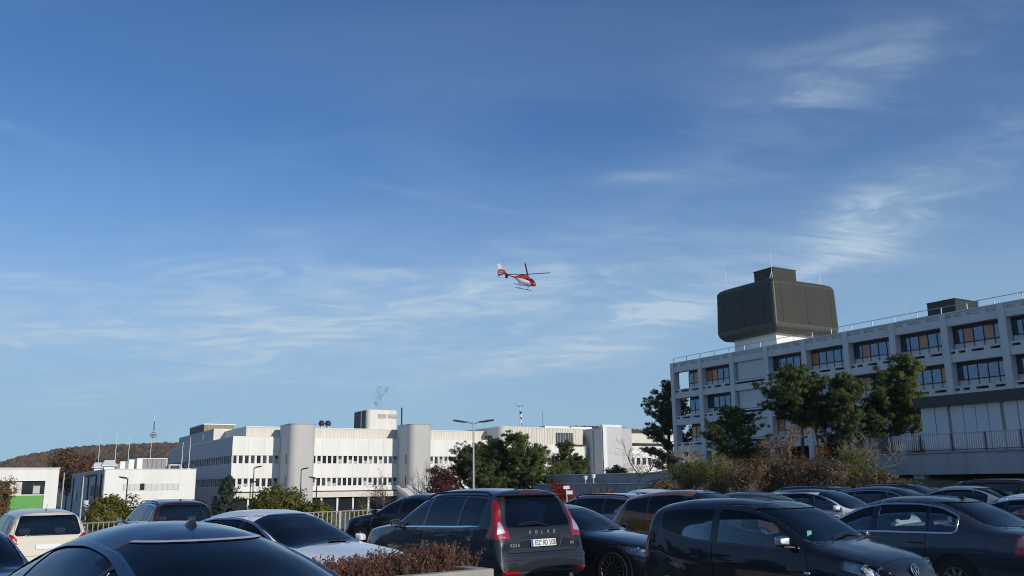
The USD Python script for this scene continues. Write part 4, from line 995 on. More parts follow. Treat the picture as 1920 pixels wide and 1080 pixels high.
for i, a in enumerate((50.9, 52.1)):
    v = thing('roof_ventilator', ('left' if i == 0 else 'right') + ' of two silver onion shaped ventilators on the white roof', 'ventilator', hp(a, 157.5, 11.74))
    obj('stack', lathe([(0, 0), (.28, 0), (.28, .5), (.42, .55)], 16), M['galvanised'], v, 30); obj('cowl', lathe([(.42, .5), (.55, .75), (.55, 1.0), (.40, 1.3), (.18, 1.45), (0, 1.48)], 16), M['steel_dark'], v, 40)
# mast, windsock
w = thing('windsock_mast', 'thin roof mast with red and white windsock hanging and small lamp arms', 'windsock', hp(97.3, 165, 12.2))
obj('mast', tube([(0, 0, 0), (0, 0, 5.9)], .07, 8), M['galvanised'], w, 40); obj('arm', tube([(-.75, .2, 5.95), (-.3, 0, 5.6), (.3, 0, 5.6), (.75, -.2, 5.95)], .06, 6), M['lamp_dark'], w, 40)
for k in range(5): obj('sock_band', tube([(.12 + .05 * k, 0, 4.6 - .62 * k), (.14 + .06 * k, .0, 3.98 - .62 * k)], [.26 - .03 * k, .23 - .03 * k], 10), M['sock_red' if k in (0, 2, 4) and k != 0 or k == 2 else ('heli_dark' if k == 0 else 'sock_white')], w, 40)
obj('roof_mast', tube([hp(103.1, 165, 12), hp(103.1, 165, 16.9)], .05, 6), M['steel_dark'], None, False, 'thin bare mast on the white roof right of the windsock', 'mast')

# --- right wing of the white hospital: stepped blocks
D = Site('hospital_wing', 'white hospital wing with rounded upper corner behind the pines', 82.6, 150, -3)
pg = shapely.affinity.translate(sbox(83.9, 150, 104, 176).buffer(-1.4).buffer(1.4, quad_segs=8), -82.6, -150)
m = extrude(pg, 12.25 - 9.0); m.apply_translation((0, 0, 12.0)); D.put('upper_storey', m, 'cream_cladding', smooth=30)
m = extrude(pg.buffer(.08), .14); m.apply_translation((0, 0, 15.25)); D.put('coping', m, 'white_cladding', smooth=30)
Wd = D.front(149.7); D.put('core', D.box(83.9, 104, 150, 176, -3, 9.0), 'grey_render')
panel_row(D, Wd, 83.9, 104, 6.5, 9.0, 2.9, n0=-.25); window_row(D, Wd, 83.9, 104, 5.2, 6.5, .97, .64); panel_row(D, Wd, 83.9, 104, 2.8, 5.2, 2.9, n0=-.25); window_row(D, Wd, 83.9, 104, 1.5, 2.8, .97, .64); panel_row(D, Wd, 83.9, 104, -3, 1.5, 2.9, n0=-.25)
for i in range(26): D.put('cladding_rib', D.box(86 + i * .62, 86.06 + i * .62, 149.92, 149.99, 9.05, 12.2), 'cream_cladding')
lv = D.put('roof_louvre', D.box(96.8, 100.6, 149.7, 149.9, 9.3, 11.4), 'glass_grey', label='dark louvred opening in the upper wall')
for i in range(6): D.put('louvre_post', D.box(96.9 + i * .62, 96.96 + i * .62, 149.6, 149.7, 9.3, 11.4), 'silver_cladding', lv)
D.put('canopy', D.box(96.4, 103.5, 149.2, 149.9, 8.9, 9.1), 'fascia_dark')
E_ = Site('wrapped_wing', 'projecting wing wrapped in pale scaffold netting, left side in shade', 104.7, 145, -2)
E_.put('core', E_.box(104.9, 112, 145.2, 168, -2, 12.3), 'grey_render')
for i in range(8): E_.put('scaffold_net', E_.box(104.62, 104.7, 145.3 + i * 2.8, 148.0 + i * 2.8, -2, 12.0), 'scaffold_net')
for i in range(5): E_.put('scaffold_tube', E_.box(104.5, 104.58, 145.2 + i * 3.1, 145.3 + i * 3.1, -2, 12.3), 'rail_grey')
E_.put('net_front', E_.box(104.7, 105.6, 145.0, 145.15, -2, 12.5), 'white_plain'); E_.put('front_wall', E_.box(105.6, 109.2, 145.05, 145.2, -2, 12.4), 'scaffold_net')
E_.put('parapet', E_.box(104.6, 109.3, 144.95, 146, 12.4, 12.9), 'white_cladding')
G = Site('hospital_end_block', 'white end block with dark strip under its eaves and one short window row', 109.2, 148, -2)
Wg = G.front(148); G.put('core', G.box(109.2, 128, 148.4, 172, -2, 11.4), 'grey_render')
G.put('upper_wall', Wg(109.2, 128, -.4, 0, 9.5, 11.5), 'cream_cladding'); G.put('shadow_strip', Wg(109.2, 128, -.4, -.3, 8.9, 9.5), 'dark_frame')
panel_row(G, Wg, 109.2, 128, 6.5, 8.9, 2.9); window_row(G, Wg, 110.5, 119.5, 5.1, 6.5, 1.5, .95); G.put('wall_end', Wg(109.2, 110.5, -.2, 0, 5.1, 6.5), 'white_cladding'); G.put('wall_end', Wg(119.5, 128, -.2, 0, 5.1, 6.5), 'white_cladding'); panel_row(G, Wg, 109.2, 128, -2, 5.1, 2.9)
R1 = Site('roof_structure', 'low white roof structure with dark side above the stepped hospital wing', 106, 170, 11)
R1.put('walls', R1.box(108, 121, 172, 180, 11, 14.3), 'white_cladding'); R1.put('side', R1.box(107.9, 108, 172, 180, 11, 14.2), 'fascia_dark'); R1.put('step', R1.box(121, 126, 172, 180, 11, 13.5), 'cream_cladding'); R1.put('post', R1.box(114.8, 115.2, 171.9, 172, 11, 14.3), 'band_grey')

# --- mid-left block
Q = Site('service_building', 'low flat white service building with grey window band and roof machines', 14.02, 142.13, -3)
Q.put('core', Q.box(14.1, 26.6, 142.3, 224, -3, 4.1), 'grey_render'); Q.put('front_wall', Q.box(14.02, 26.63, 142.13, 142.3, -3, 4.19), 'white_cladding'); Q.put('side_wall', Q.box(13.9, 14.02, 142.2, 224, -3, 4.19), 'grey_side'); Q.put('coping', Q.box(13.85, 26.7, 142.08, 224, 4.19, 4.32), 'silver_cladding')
Q.put('band', Q.box(16.55, 24.3, 142.07, 142.12, 1.25, 2.2), 'silver_cladding'); Q.put('band_window', Q.box(18.85, 19.45, 142.0, 142.06, 1.28, 2.22), 'glass_dark'); Q.put('window_frame', Q.box(18.8, 19.5, 141.98, 142.0, 1.2, 1.28), 'white_frame')
for i in range(11): Q.put('band_seam', Q.box(16.6 + i * .76, 16.63 + i * .76, 142.04, 142.07, 1.25, 2.2), 'band_grey')
Q.put('side_band', Q.box(13.8, 13.88, 145.5, 160, .4, 2.0), 'fascia_dark')
for b in (144.5, 152.0, 164.5, 176, 196): Q.put('drain_pipe', Q.box(13.7, 13.88, b, b + .35, -3, 3.6), 'fascia_dark')
Q.put('side_door', Q.box(13.8, 13.88, 155.5, 158, -3, -.6), 'fascia_dark'); Q.put('side_sign', Q.box(13.6, 13.66, 186, 188.4, -.5, 1.0), 'white_plain')
for i, b in enumerate((148.0, 163.0)):
    v = thing('roof_cowl', ('nearer' if i == 0 else 'farther') + ' silver pyramid roof cowl on the edge of the service building', 'roof cowl', hp(15.0, b, 4.32), GRID)
    obj('neck', bx(-.7, .7, -.7, .7, 0, .5), M['galvanised'], v); obj('hood', tm(m3.Manifold.batch_hull([cube0 for cube0 in (m3.Manifold.cube((2.1, 2.1, .12), True).translate((0, 0, .55)), m3.Manifold.cube((1.3, 1.3, .1), True).translate((0, 0, 1.35)))])), M['silver_cladding'], v)
t = Site('roof_machine', 'wide louvred cooling unit on the flat white service building', 19.4, 150, 4.32, 'cooling unit')
t.put('frame', [t.box(19.2, 20.0, 150, 152.5, 4.32, 6.1), t.box(20.0, 23.6, 149.95, 152.5, 6.0, 6.12), t.box(23.5, 23.62, 149.95, 152.5, 4.32, 6.0)], 'white_cladding')
for i in range(5): t.put('louvre', t.box(20.05 + i * .69, 20.68 + i * .69, 150.02, 150.1, 4.4, 5.95), 'band_grey')
for k, (a0, a1, zt, lb) in enumerate(((16.8, 17.5, 5.55, 'small white roof box, left of the cooling unit, farther left'), (18.0, 18.8, 5.85, 'taller white roof box next to the cooling unit'))):
    t = Site('roof_box', lb, a0, 150, 4.32, 'roof box'); t.put('cabinet', t.box(a0, a1, 150, 151, 4.32, zt), 'white_cladding'); t.put('cap', t.box(a0 - .05, a1 + .05, 149.95, 151.05, zt, zt + .08), 'silver_cladding'); t.put('side', t.box(a0 - .5, a0, 150.1, 150.9, 4.32, zt - .3), 'band_grey')
t = Site('roof_duct', 'low white duct frame at the right end of the service building roof', 23.7, 148, 4.32, 'duct'); t.put('cover', t.box(23.7, 25.3, 148, 149.5, 4.95, 5.1), 'white_cladding'); t.put('unit', t.box(24.0, 25.0, 148.2, 149.3, 4.4, 4.9), 'steel_dark'); t.put('leg', t.box(25.2, 25.3, 148, 149.5, 4.32, 4.95), 'white_cladding'); t.put('leg', t.box(23.7, 23.8, 148, 149.5, 4.32, 4.95), 'white_cladding')
for k, (a, b, h, lb) in enumerate(((14.6, 160, 5.4, 'leftmost lightning rod on the service building roof'), (16.0, 150, 5.6, 'second lightning rod from the left on the service roof'), (18.1, 152, 5.4, 'third lightning rod, above the white roof boxes'), (21.9, 156, 4.9, 'lightning rod rising behind the cooling unit'), (25.3, 147, 4.2, 'lightning rod left of the roof end of the service building'), (26.2, 146, 5.0, 'lightning rod at the right end of the service roof'))):
    v = thing('lightning_rod', lb, 'lightning rod', hp(a, b, 4.32)); obj('rod', tube([(0, 0, 0), (0, 0, h)], [.07, .03], 6), M['galvanised'], v); obj('foot', lathe([(0, 0), (.3, 0), (.3, .15), (0, .15)], 10), M['white_plain'], v)

# --- green and white pavilion on the far left
V_ = Site('green_white_building', 'flat white building with green panel and dark windows at far left', -14, 100.72, -3)
V_.put('core', V_.box(-14, 5.6, 101.2, 118, -3, 3.55), 'grey_render')
V_.put('wall_top', V_.box(-14, 5.71, 100.72, 101.2, 2.42, 3.6), 'white_cladding'); V_.put('wall_end', V_.box(4.55, 5.71, 100.72, 101.2, -3, 2.42), 'white_cladding'); V_.put('coping', V_.box(-14.05, 5.78, 100.6, 101.3, 3.6, 3.70), 'white_plain')
V_.put('green_panel', V_.box(-14, 4.55, 100.85, 101.2, -3, 1.02), 'green_panel'); V_.put('sill', V_.box(-14, 4.55, 100.78, 101.2, 1.02, 1.12), 'white_plain')
for k, (a0, a1) in enumerate(((2.55, 4.5), (-1.2, 1.5), (-5.2, -2.4))):
    wn = V_.put('window', V_.box(a0, a1, 101.05, 101.15, 1.12, 2.42), 'glass_dark'); V_.put('window_frame', [V_.box(a0, a0 + .07, 100.98, 101.05, 1.12, 2.42), V_.box(a1 - .07, a1, 100.98, 101.05, 1.12, 2.42), V_.box((a0 + a1) / 2 - .04, (a0 + a1) / 2 + .04, 100.98, 101.05, 1.12, 2.42)], 'dark_frame', wn)
    V_.put('poster', V_.box(a1 - .95, a1 - .35, 100.95, 100.97, 1.2, 1.95), 'blind', wn)
for a0, a1 in ((1.5, 2.55), (-2.4, -1.2)): V_.put('grey_infill', V_.box(a0, a1, 100.95, 101.2, 1.12, 2.42), 'silver_cladding')

# --- concrete ward block on the right
B = Site('ward_block', 'concrete ward block with deep gridded bays, orange curtains and flat roof', 70.31, 30, 2.6)
BA, B0 = 70.31, 82.92; BAY = 5.2; NB = 12; LEV = [15.36, 12.22, 9.06, 5.92]
Wb = lambda s0, s1, n0, n1, z0, z1: B.box(BA - n1, BA - n0, B0 - s1, B0 - s0, z0, z1)     # s runs towards the camera's right
Bend = NB * BAY
B.put('core', B.box(BA + 1.80, BA + 13, B0 - Bend, B0 - 3.0, 5.6, 15.3), 'concrete'); B.put('ground_floor', B.box(BA + 4.5, BA + 12, B0 - Bend, B0 - 5, 2.6, 5.6), 'dark_room')
B.put('roof_slab', B.box(BA + .1, BA + 13.2, B0 - Bend, B0 - .02, 15.30, 15.60), 'concrete'); B.put('roof_coping', B.box(BA - .06, BA + 13.3, B0 - Bend, B0 + .05, 15.62, 15.74), 'silver_cladding')
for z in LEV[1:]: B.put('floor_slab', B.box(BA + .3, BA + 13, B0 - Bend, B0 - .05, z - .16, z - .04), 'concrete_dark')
for k in range(NB + 1):
    s = k * BAY; cw = .62
    B.put('column', Wb(s - (0 if k == 0 else cw / 2), s + (cw if k == 0 else cw / 2), -.75, .10, 2.6, 15.62), 'concrete')
for li, z in enumerate(LEV):
    B.put('ledge', Wb(0, Bend, -.9, -.02, z + .11, z + .26), 'concrete') if li else B.put('ledge', Wb(0, Bend, -.9, -.02, z + .11, 15.62), 'concrete')
    B.put('beam', Wb(0, Bend, -.7, .02, z - .82 - (.05 if li == 3 else 0), z - .12), 'concrete')
    B.put('slot_back', Wb(0, Bend, -.95, -.75, z - .12, z + .11), 'dark_room')
    for k in range(NB):
        s0 = k * BAY + .31; s1 = (k + 1) * BAY - .31
        if k == 2: continue
        for q0, q1 in ((.10, .16), (.30, .42), (.66, .78), (.97, 1.0)) if k % 2 else ((.0, .04), (.20, .30), (.60, .72), (.97, 1.0)):
            B.put('slot_block', Wb(s0 + q0 * (s1 - s0), s0 + q1 * (s1 - s0), -.75, .0, z - .12, z + .11), 'concrete')
_cr = random.Random(4)
for li, z in enumerate(LEV[:-1]):
    zb, zt = LEV[li + 1] + .26, z - .82
    for k in range(NB):
        s0 = k * BAY + .31; s1 = (k + 1) * BAY - .31
        if k == 2:
            B.put('blind_panel', Wb(s0 + .25, s1 - .25, -.5, -.32, zb + .1, zt), 'concrete'); B.put('blind_frame', Wb(s0, s1, -.72, -.5, zb, zt), 'concrete_dark'); continue
        if k == 0: s0 = s0 + 2.1
        n = -.72
        B.put('spandrel', Wb(s0, s1, n - .18, n, zb, zb + .55), 'concrete'); B.put('head_panel', Wb(s0, s1, n - .18, n, zt - .26, zt + .1), 'dark_frame')
        npan = 3 if k == 0 else 5; p = (s1 - s0) / npan
        wf = B.put('window_frame', [Wb(s0 + i * p - .025, s0 + i * p + .025, n + .0, n + .045, zb + .12, zt - .26) for i in range(npan + 1)] + [Wb(s0, s1, n + .01, n + .08, zb + .55, zb + .62), Wb(s0, s1, n + .01, n + .08, zt - .30, zt - .26)], 'dark_frame')
        B.put('room_back', Wb(s0, s1, n - .75, n - .7, zb + .55, zt - .26), 'dark_room', wf)
        for i in range(npan):
            q = _cr.random()
            if q < .20: B.put('orange_panel', Wb(s0 + i * p + .03, s0 + (i + 1) * p - .03, n - .03, n - .01, zb + .62, zt - .30), 'curtain_orange', wf); continue
            B.put('pane', Wb(s0 + i * p + .03, s0 + (i + 1) * p - .03, n - .03, n - .01, zb + .62, zt - .30), 'window_glass_sky', wf)
            if q < .62: B.put('curtain', Wb(s0 + i * p + .05, s0 + (i + 1) * p - .05, n - .12, n - .08, zb + .55, zt - .30), 'curtain_pale' if q < .46 else 'curtain_green', wf)
# roof rail, tower, boxes, aerials
rl = thing('roof_railing', 'thin metal railing along the roof edge of the ward block', 'railing', hp(BA + .5, B0, 15.74), GRID)
for k in range(26): obj('post', bx(-.03, .03, -k * 2.4 - .03, -k * 2.4 + .03, 0, .62), M['white_plain'], rl)
obj('rail', bx(-.025, .025, -62, 0, .62, .67), M['rail_grey'], rl)
TW = Site('roof_tower', 'dark olive metal clad tower with chamfered edges on the ward block roof', 72.1, 67.3, 15.74, 'tower')
TW.put('base', TW.box(73.3, 80.5, 68.5, 74.9, 15.74, 18.2), 'white_cladding')
def ring(ins, z, r=.35):
    pg = sbox(72.1 + ins, 67.3 + ins, 82.4 - ins, 76.5 - ins).buffer(-r).buffer(r, quad_segs=3); c = np.asarray(pg.exterior.coords)[:-1]
    return np.column_stack([c[:, 0] - 72.1, c[:, 1] - 67.3, np.full(len(c), z - 15.74)])
hull = trimesh.convex.convex_hull(np.vstack([ring(.50, 17.62), ring(.12, 18.08), ring(.0, 18.5), ring(.12, 23.15), ring(.34, 23.5), ring(.75, 23.72)]))
TW.put('shell', hull, 'tower_seam', smooth=20)
for f_ in range(2):
    L_ = 10.3 if f_ == 0 else 9.2; cuts = [.42, 1.25, (L_) * .5, L_ - 1.25, L_ - .42] if f_ == 0 else [.42, 1.5, L_ * .5, L_ - 1.5, L_ - .42]
    for i in range(len(cuts) - 1):
        for j in range(4):
            z0 = 18.60 + j * 1.125; c0, c1 = cuts[i] + .02, cuts[i + 1] - .02
            tp = lambda z: .12 * (z - 18.55) / 4.6
            q = []
            for zz in (z0 + .025, z0 + 1.10):
                for c in (c0, c1):
                    for dn in (-.03, .05): q.append((c, tp(zz) + dn, zz - 15.74) if f_ == 0 else (tp(zz) + dn, c, zz - 15.74))
            TW.put('cladding_panel', trimesh.convex.convex_hull(np.array(q)), 'tower_metal')
TW.put('top_cap', TW.box(73.3, 76.9, 68.2, 71.1, 23.6, 24.95), 'tower_metal'); TW.put('cap_coping', TW.box(73.25, 76.95, 68.15, 71.15, 24.95, 25.05), 'tower_seam')
for k, (a, b, z, h, lb) in enumerate(((72.6, 75.0, 23.6, 3.0, 'white whip aerial at the left edge of the dark roof tower'), (73.2, 68.3, 23.7, 3.2, 'white whip aerial in front of the small cap on the dark tower'), (80.6, 68.0, 23.6, 2.6, 'white whip aerial at the right edge of the dark roof tower'))):
    v = thing('aerial', lb, 'aerial', hp(a, b, z)); obj('whip', tube([(0, 0, 0), (0, 0, h * .3), (0, 0, h)], [.045, .035, .018], 6), M['white_plain'], v)
    if k == 0: obj('whip', tube([(0, 0, .35), (-1.9, .2, 1.5)], [.035, .018], 6), M['white_plain'], v)
    else: obj('stay', tube([(0, 0, .9), (-.3, 0, 0)], .025, 6), M['white_plain'], v)
X = Site('roof_box', 'small dark box with sloped ridge on the ward block roof, right of the tower', 74, 47.5, 15.74, 'roof box')
X.put('cabinet', X.box(74, 77.5, 47.6, 50.4, 15.74, 17.6), 'tower_metal'); X.put('low_cover', X.box(73.2, 75, 47.0, 53.2, 15.74, 16.35), 'fascia_dark'); X.put('cap', X.box(73.95, 77.55, 47.55, 50.45, 17.6, 17.68), 'fascia_dark')
v = thing('aerial', 'thin white aerial on the ward block roof left of the small dark box', 'aerial', hp(74.5, 53.0, 15.74)); obj('whip', tube([(0, 0, 0), (0, 0, 2.6)], [.035, .015], 6), M['white_plain'], v)

# --- low building on a concrete deck, right foreground
PA = 51.98
K = Site('deck_pavilion', 'pale panelled pavilion under a dark fascia on the concrete deck', PA, 24, 3.3)
K.put('core', K.box(PA + .2, PA + 9, 24, 36.7, 3.3, 6.2), 'grey_render'); K.put('fascia', K.box(PA - .35, PA + 9.2, 23.5, 37.0, 6.2, 6.86), 'fascia_dark')
for i, (s0, s1) in enumerate(((36.7, 35.75), (35.70, 34.85), (34.62, 33.8), (33.76, 33.0), (32.96, 32.2), (32.16, 31.4), (31.15, 30.35), (30.3, 29.5), (29.45, 28.6), (28.55, 27.6), (27.55, 26.6), (26.5, 25.0))): K.put('wall_panel', K.box(PA, PA + .2, s1, s0, 3.3, 6.2), 'panel_bluegrey')
KD = Site('concrete_deck', 'raised stained concrete parking deck on pillars in front of the ward block', PA - 2.6, 22, 0.4)
KD.put('parapet', KD.box(PA - 2.6, PA - 2.3, 22, 39.4, 1.95, 3.2), 'concrete_stained'); KD.put('coping', KD.box(PA - 2.7, PA - 2.2, 22, 39.5, 3.2, 3.3), 'concrete_dark'); KD.put('slab', KD.box(PA - 2.3, PA + 10, 22, 39.4, 2.3, 3.28), 'concrete_dark'); KD.put('end_wall', KD.box(PA - 2.6, PA + 9, 39.4, 39.7, 1.95, 3.2), 'concrete_stained')
for b0 in (35.2, 24.0): KD.put('pillar', KD.box(PA - 2.5, PA - 1.9, b0, b0 + .75, .2, 2.3), 'concrete_stained')
KD.put('back_wall', KD.box(PA + 1.0, PA + 1.3, 22, 34.3, .2, 2.3), 'concrete_stained'); KD.put('sign_band', KD.box(PA + .9, PA + .98, 30.2, 33.2, 1.0, 1.5), 'yellow_sign'); KD.put('wall_lamp', KD.box(PA + .85, PA + .98, 31.6, 31.95, 1.75, 2.05), 'white_plain')
RL = thing('deck_railing', 'grey vertical bar railing along the edge of the concrete deck', 'railing', hp(PA - 2.45, 37.3, 3.3), GRID)
for k in range(95): obj('bar', bx(-.015, .015, -k * .14 - .03, -k * .14 + .03, .08, 1.02), M['rail_grey'], RL)
obj('top_rail', bx(-.03, .03, -13.4, .02, 1.02, 1.07), M['rail_grey'], RL); obj('bottom_rail', bx(-.02, .02, -13.4, .02, .06, .10), M['rail_dark'], RL)
for k in range(7): obj('post', bx(-.04, .04, -k * 2.1 - .04, -k * 2.1 + .04, 0, 1.05), M['rail_dark'], RL)
RS = thing('solid_balustrade', 'dark solid balustrade panel at the left end of the concrete deck', 'balustrade', hp(PA - 2.45, 37.4, 3.3), GRID); obj('panel', bx(-.04, .04, .1, 2.0, .05, 1.0), M['rail_dark'], RS); obj('cap', bx(-.06, .06, .05, 2.05, 1.0, 1.04), M['fascia_dark'], RS); obj('post', bx(-.05, .05, .03, .1, 0, 1.0), M['rail_grey'], RS)

# --- retaining walls in the middle distance and the small glazed entrance
RW = Site('retaining_wall', 'long grey stepped retaining wall behind the parked cars', 43, 55, 0, 'wall')
RW.put('lower_wall', RW.box(43.2, 43.8, 44, 71, -1.0, 1.55), 'concrete_stained'); RW.put('upper_wall', RW.box(45.2, 45.8, 44, 72, 1.0, 2.35), 'concrete_stained'); RW.put('coping', RW.box(45.1, 45.9, 44, 72.1, 2.35, 2.43), 'concrete'); RW.put('coping', RW.box(43.1, 43.9, 44, 71.1, 1.55, 1.62), 'concrete'); RW.put('terrace', RW.box(43.8, 45.2, 44, 71, .4, 1.2), 'soil')
GE = Site('glazed_entrance', 'small white framed glazed entrance porch beyond the pines', 59.7, 91, 0.5)
for z0, z1, a0, a1 in ((2.95, 3.55, 59.8, 61.4), (1.2, 2.85, 59.8, 62.2)):
    f = GE.put('frame', [GE.box(a0, a1, 91.0, 91.1, z1 - .08, z1), GE.box(a0, a1, 91, 91.1, z0, z0 + .06)] + [GE.box(a0 + i * (a1 - a0) / 4 - .03, a0 + i * (a1 - a0) / 4 + .03, 91.0, 91.1, z0, z1) for i in range(5)], 'white_frame')
    for i in range(4): GE.put('pane', GE.box(a0 + i * (a1 - a0) / 4 + .04, a0 + (i + 1) * (a1 - a0) / 4 - .04, 91.05, 91.07, z0 + .06, z1 - .08), 'window_glass', f)
GE.put('roof', GE.box(59.6, 62.4, 90.9, 93, 2.85, 2.95), 'white_frame'); GE.put('back', GE.box(59.8, 62.2, 93, 93.2, .5, 3.5), 'grey_render')
ST = Site('outdoor_stair', 'covered outdoor stair with sloping pale sides at the hospital block', 60.5, 144, -3.2, 'stair')
for k in range(2):
    o = k * 3.0
    for sd in (0, 1.9):
        q = np.array([(61.2 + o + sd, 146.5, 1.5), (61.5 + o + sd, 146.5, 1.5), (63.9 + o + sd, 141.5, -1.8), (63.6 + o + sd, 141.5, -1.8), (61.2 + o + sd, 146.5, .9), (61.5 + o + sd, 146.5, .9), (63.9 + o + sd, 141.5, -2.4), (63.6 + o + sd, 141.5, -2.4)]) - ST.o
        ST.put('stringer', trimesh.convex.convex_hull(q), 'cream_cladding')
    q = np.array([(61.5 + o, 146.5, 1.0), (63.2 + o, 146.5, 1.0), (65.6 + o, 141.5, -2.3), (63.9 + o, 141.5, -2.3), (61.5 + o, 146.5, .8), (63.2 + o, 146.5, .8), (65.6 + o, 141.5, -2.5), (63.9 + o, 141.5, -2.5)]) - ST.o
    ST.put('flight', trimesh.convex.convex_hull(q), 'concrete')

# --- what stands left of and behind the viewpoint: it shows in the cars' flanks
TB = Site('tan_building', 'long low tan building west of the car park, seen in the car flanks', -48, -30, -.8)
TB.put('walls', TB.box(-62, -48, -34, 14, -.8, 3.4), 'tan_render'); TB.put('roof', TB.box(-62.5, -47.5, -34.5, 14.5, 3.4, 3.7), 'fascia_dark')
for k in range(9): TB.put('window', TB.box(-48.0, -47.95, -32 + k * 5.0, -29.4 + k * 5.0, .6, 2.0), 'glass_dark')
# ---------------------------------------------------------------- the parked cars
def park(lab, spec, pos, hd, group=None): return build_car('parked_car', spec, lab, pos, hd, group)


suv, suv_s = park('dark grey off-road estate with number plate EIC RD 105, seen from behind', SUV, (-.92, 16.53, -.04), -37.6)
city, city_s = park('small black three-door hatchback with silver mirror caps and round front badge', CITY, (3.42, 11.75, .04), 142)
sal, sal_s = park('graphite grey saloon with chrome window surround, behind the small black hatchback', SALOON, (6.08, 14.35, .03), -34.6)
exe, exe_s = park('black saloon with slim LED headlights and many-spoked wheel beside the off-road estate', EXEC, (1.12, 17.9, -.12), 131)
whi, whi_s = park('white saloon facing right with its windscreen in front of the brown planting', WHITE, (-3.42, 13.45, -.03), 124.4)
drk, drk_s = park('dark navy saloon with shark fin aerial, large rear window, closest in front', DARK, (-2.43, 5.85, .05), -45)
mar, _ = park('maroon off-roader with roof rails and chrome window line, parked along the railing', TALL, (-9.75, 25.2), -36)
crm, _ = park('cream white off-roader with dark rear window at the left edge', derive(TALL, paint='paint_cream', rails=None, whip=(-1.5, .2), fin=None, chrome=None, rails_=None), (-12.0, 22.6, -.38), -38)
park('dark blue car cut by the left edge, only its windscreen and bonnet in view', derive(EXEC, paint='paint_night_blue', lod=1, chrome=None), (-6.95, 11.2), 140)
park('dark hatchback parked nose to the railing, in front of the white hospital', derive(HATCH, lod=1), (-2.5, 24.2), -54)
park('grey estate car with dark roof rails behind the off-road estate', derive(TALL, paint='paint_grey', L=4.6, top=[(x, z * .90 if z > .9 else z) for x, z in TALL['top']], belt=[(x, z * .90) for x, z in TALL['belt']], windscreen=(.2, 1.06, 1.02, 1.40, .09), rear_window=(-2.06, -1.8, 1.0, 1.35, .11), chrome=None, lights=[('tail_light', 'rear', P((.62, .80), (.98, .80), (.98, 1.0), (.74, 1.0), (.64, .9)), None, 'red_lens')], mirror=(.76, .99)), (2.15, 24.2, -.02), -42)
park('white hatchback whose roof shows behind the brown car', derive(HATCH, paint='paint_white', whip=None), (4.3, 30.5), -44)
brn, _ = park('brown crossover with long dark side windows and thin roof aerial', derive(HATCH, paint='paint_brown', privacy=True, L=4.36, top=[(x, z * 1.04 if z > .9 else z) for x, z in HATCH['top']], windscreen=(.2, 1.05, 1.09, 1.49, .10), rear_window=(-2.0, -1.55, 1.10, 1.37, .15), whip=(.05, .75)), (4.2, 20.1), 139)
park('low grey brown saloon between the brown crossover and the white hatchback', derive(SALOON, paint='paint_dark_brown', lod=1, chrome=None, whip=(-.9, .25), fin=None, plates=[]), (6.05, 21.6), 140)
park('white car with black roof and white mirror, behind the graphite saloon', derive(HATCH, paint='paint_white', chrome='full', whip=None, frame_mat='gloss_black', boxes=[('roof', (-1.62, .42, -.66, .66, 1.40, 1.7), 'paint_black')]), (8.0, 23.2), 139)
park('dark estate with roof rails, far back by the brown hedge', derive(TALL, paint='paint_black', top=[(x, z * .93 if z > .9 else z) for x, z in TALL['top']], windscreen=(.2, 1.06, 1.06, 1.45, .09), rear_window=(-2.06, -1.8, 1.04, 1.39, .11), chrome=None), (9.6, 31.0), -40)
park('dark blue hatchback with white card behind its windscreen', derive(HATCH, paint='paint_night_blue', chrome='full', whip=None), (11.0, 26.0), 140)
park('silver saloon with long sloping roof behind the dark blue hatchback', derive(SALOON, paint='paint_silver', lod=1, fin=None), (13.4, 27.8), -42)
park('black estate car in the farthest row below the concrete deck', derive(TALL, paint='paint_black', top=[(x, z * .92 if z > .9 else z) for x, z in TALL['top']], windscreen=(.2, 1.06, 1.05, 1.43, .09), rear_window=(-2.06, -1.8, 1.03, 1.37, .11), chrome=None), (14.8, 33.4), 140)
park('dark off-roader cut by the right edge below the concrete deck', derive(TALL, paint='paint_dark_brown', chrome=None), (15.6, 27.4), 138)
park('white saloon with dark windows behind the graphite saloon, cut by right edge', derive(SALOON, paint='paint_white', lod=1, fin=-1.0), (8.95, 16.0), -36)


# lettering, badge, wiper and small marks on the nearest cars
def on_tail(parent, text, h, y, z, x, m, squash=1.0, gap=0.0):
    """Raised letters on a tail, reading from left to right for someone behind the car."""
    for i, ch in enumerate(text):
        if ch == ' ': continue
        g = meshkit.text_mesh(ch, h, .006); w_ = g.bounds[1, 0] - g.bounds[0, 0]; g.apply_translation((-g.bounds[0, 0] - w_ / 2, 0, 0)); g.apply_scale((squash, 1, 1))
        T = np.array([[0, 0, -1, x], [-1, 0, 0, y - i * gap], [0, 1, 0, z], [0, 0, 0, 1]], float); g.apply_transform(T); obj('letter', g, m, parent)


def tail_x(s, z):
    X = np.linspace(-s.hl, -s.hl * .6, 400); Z = np.array([s.top(v) for v in X]); return float(X[np.argmin(np.abs(Z - z))])


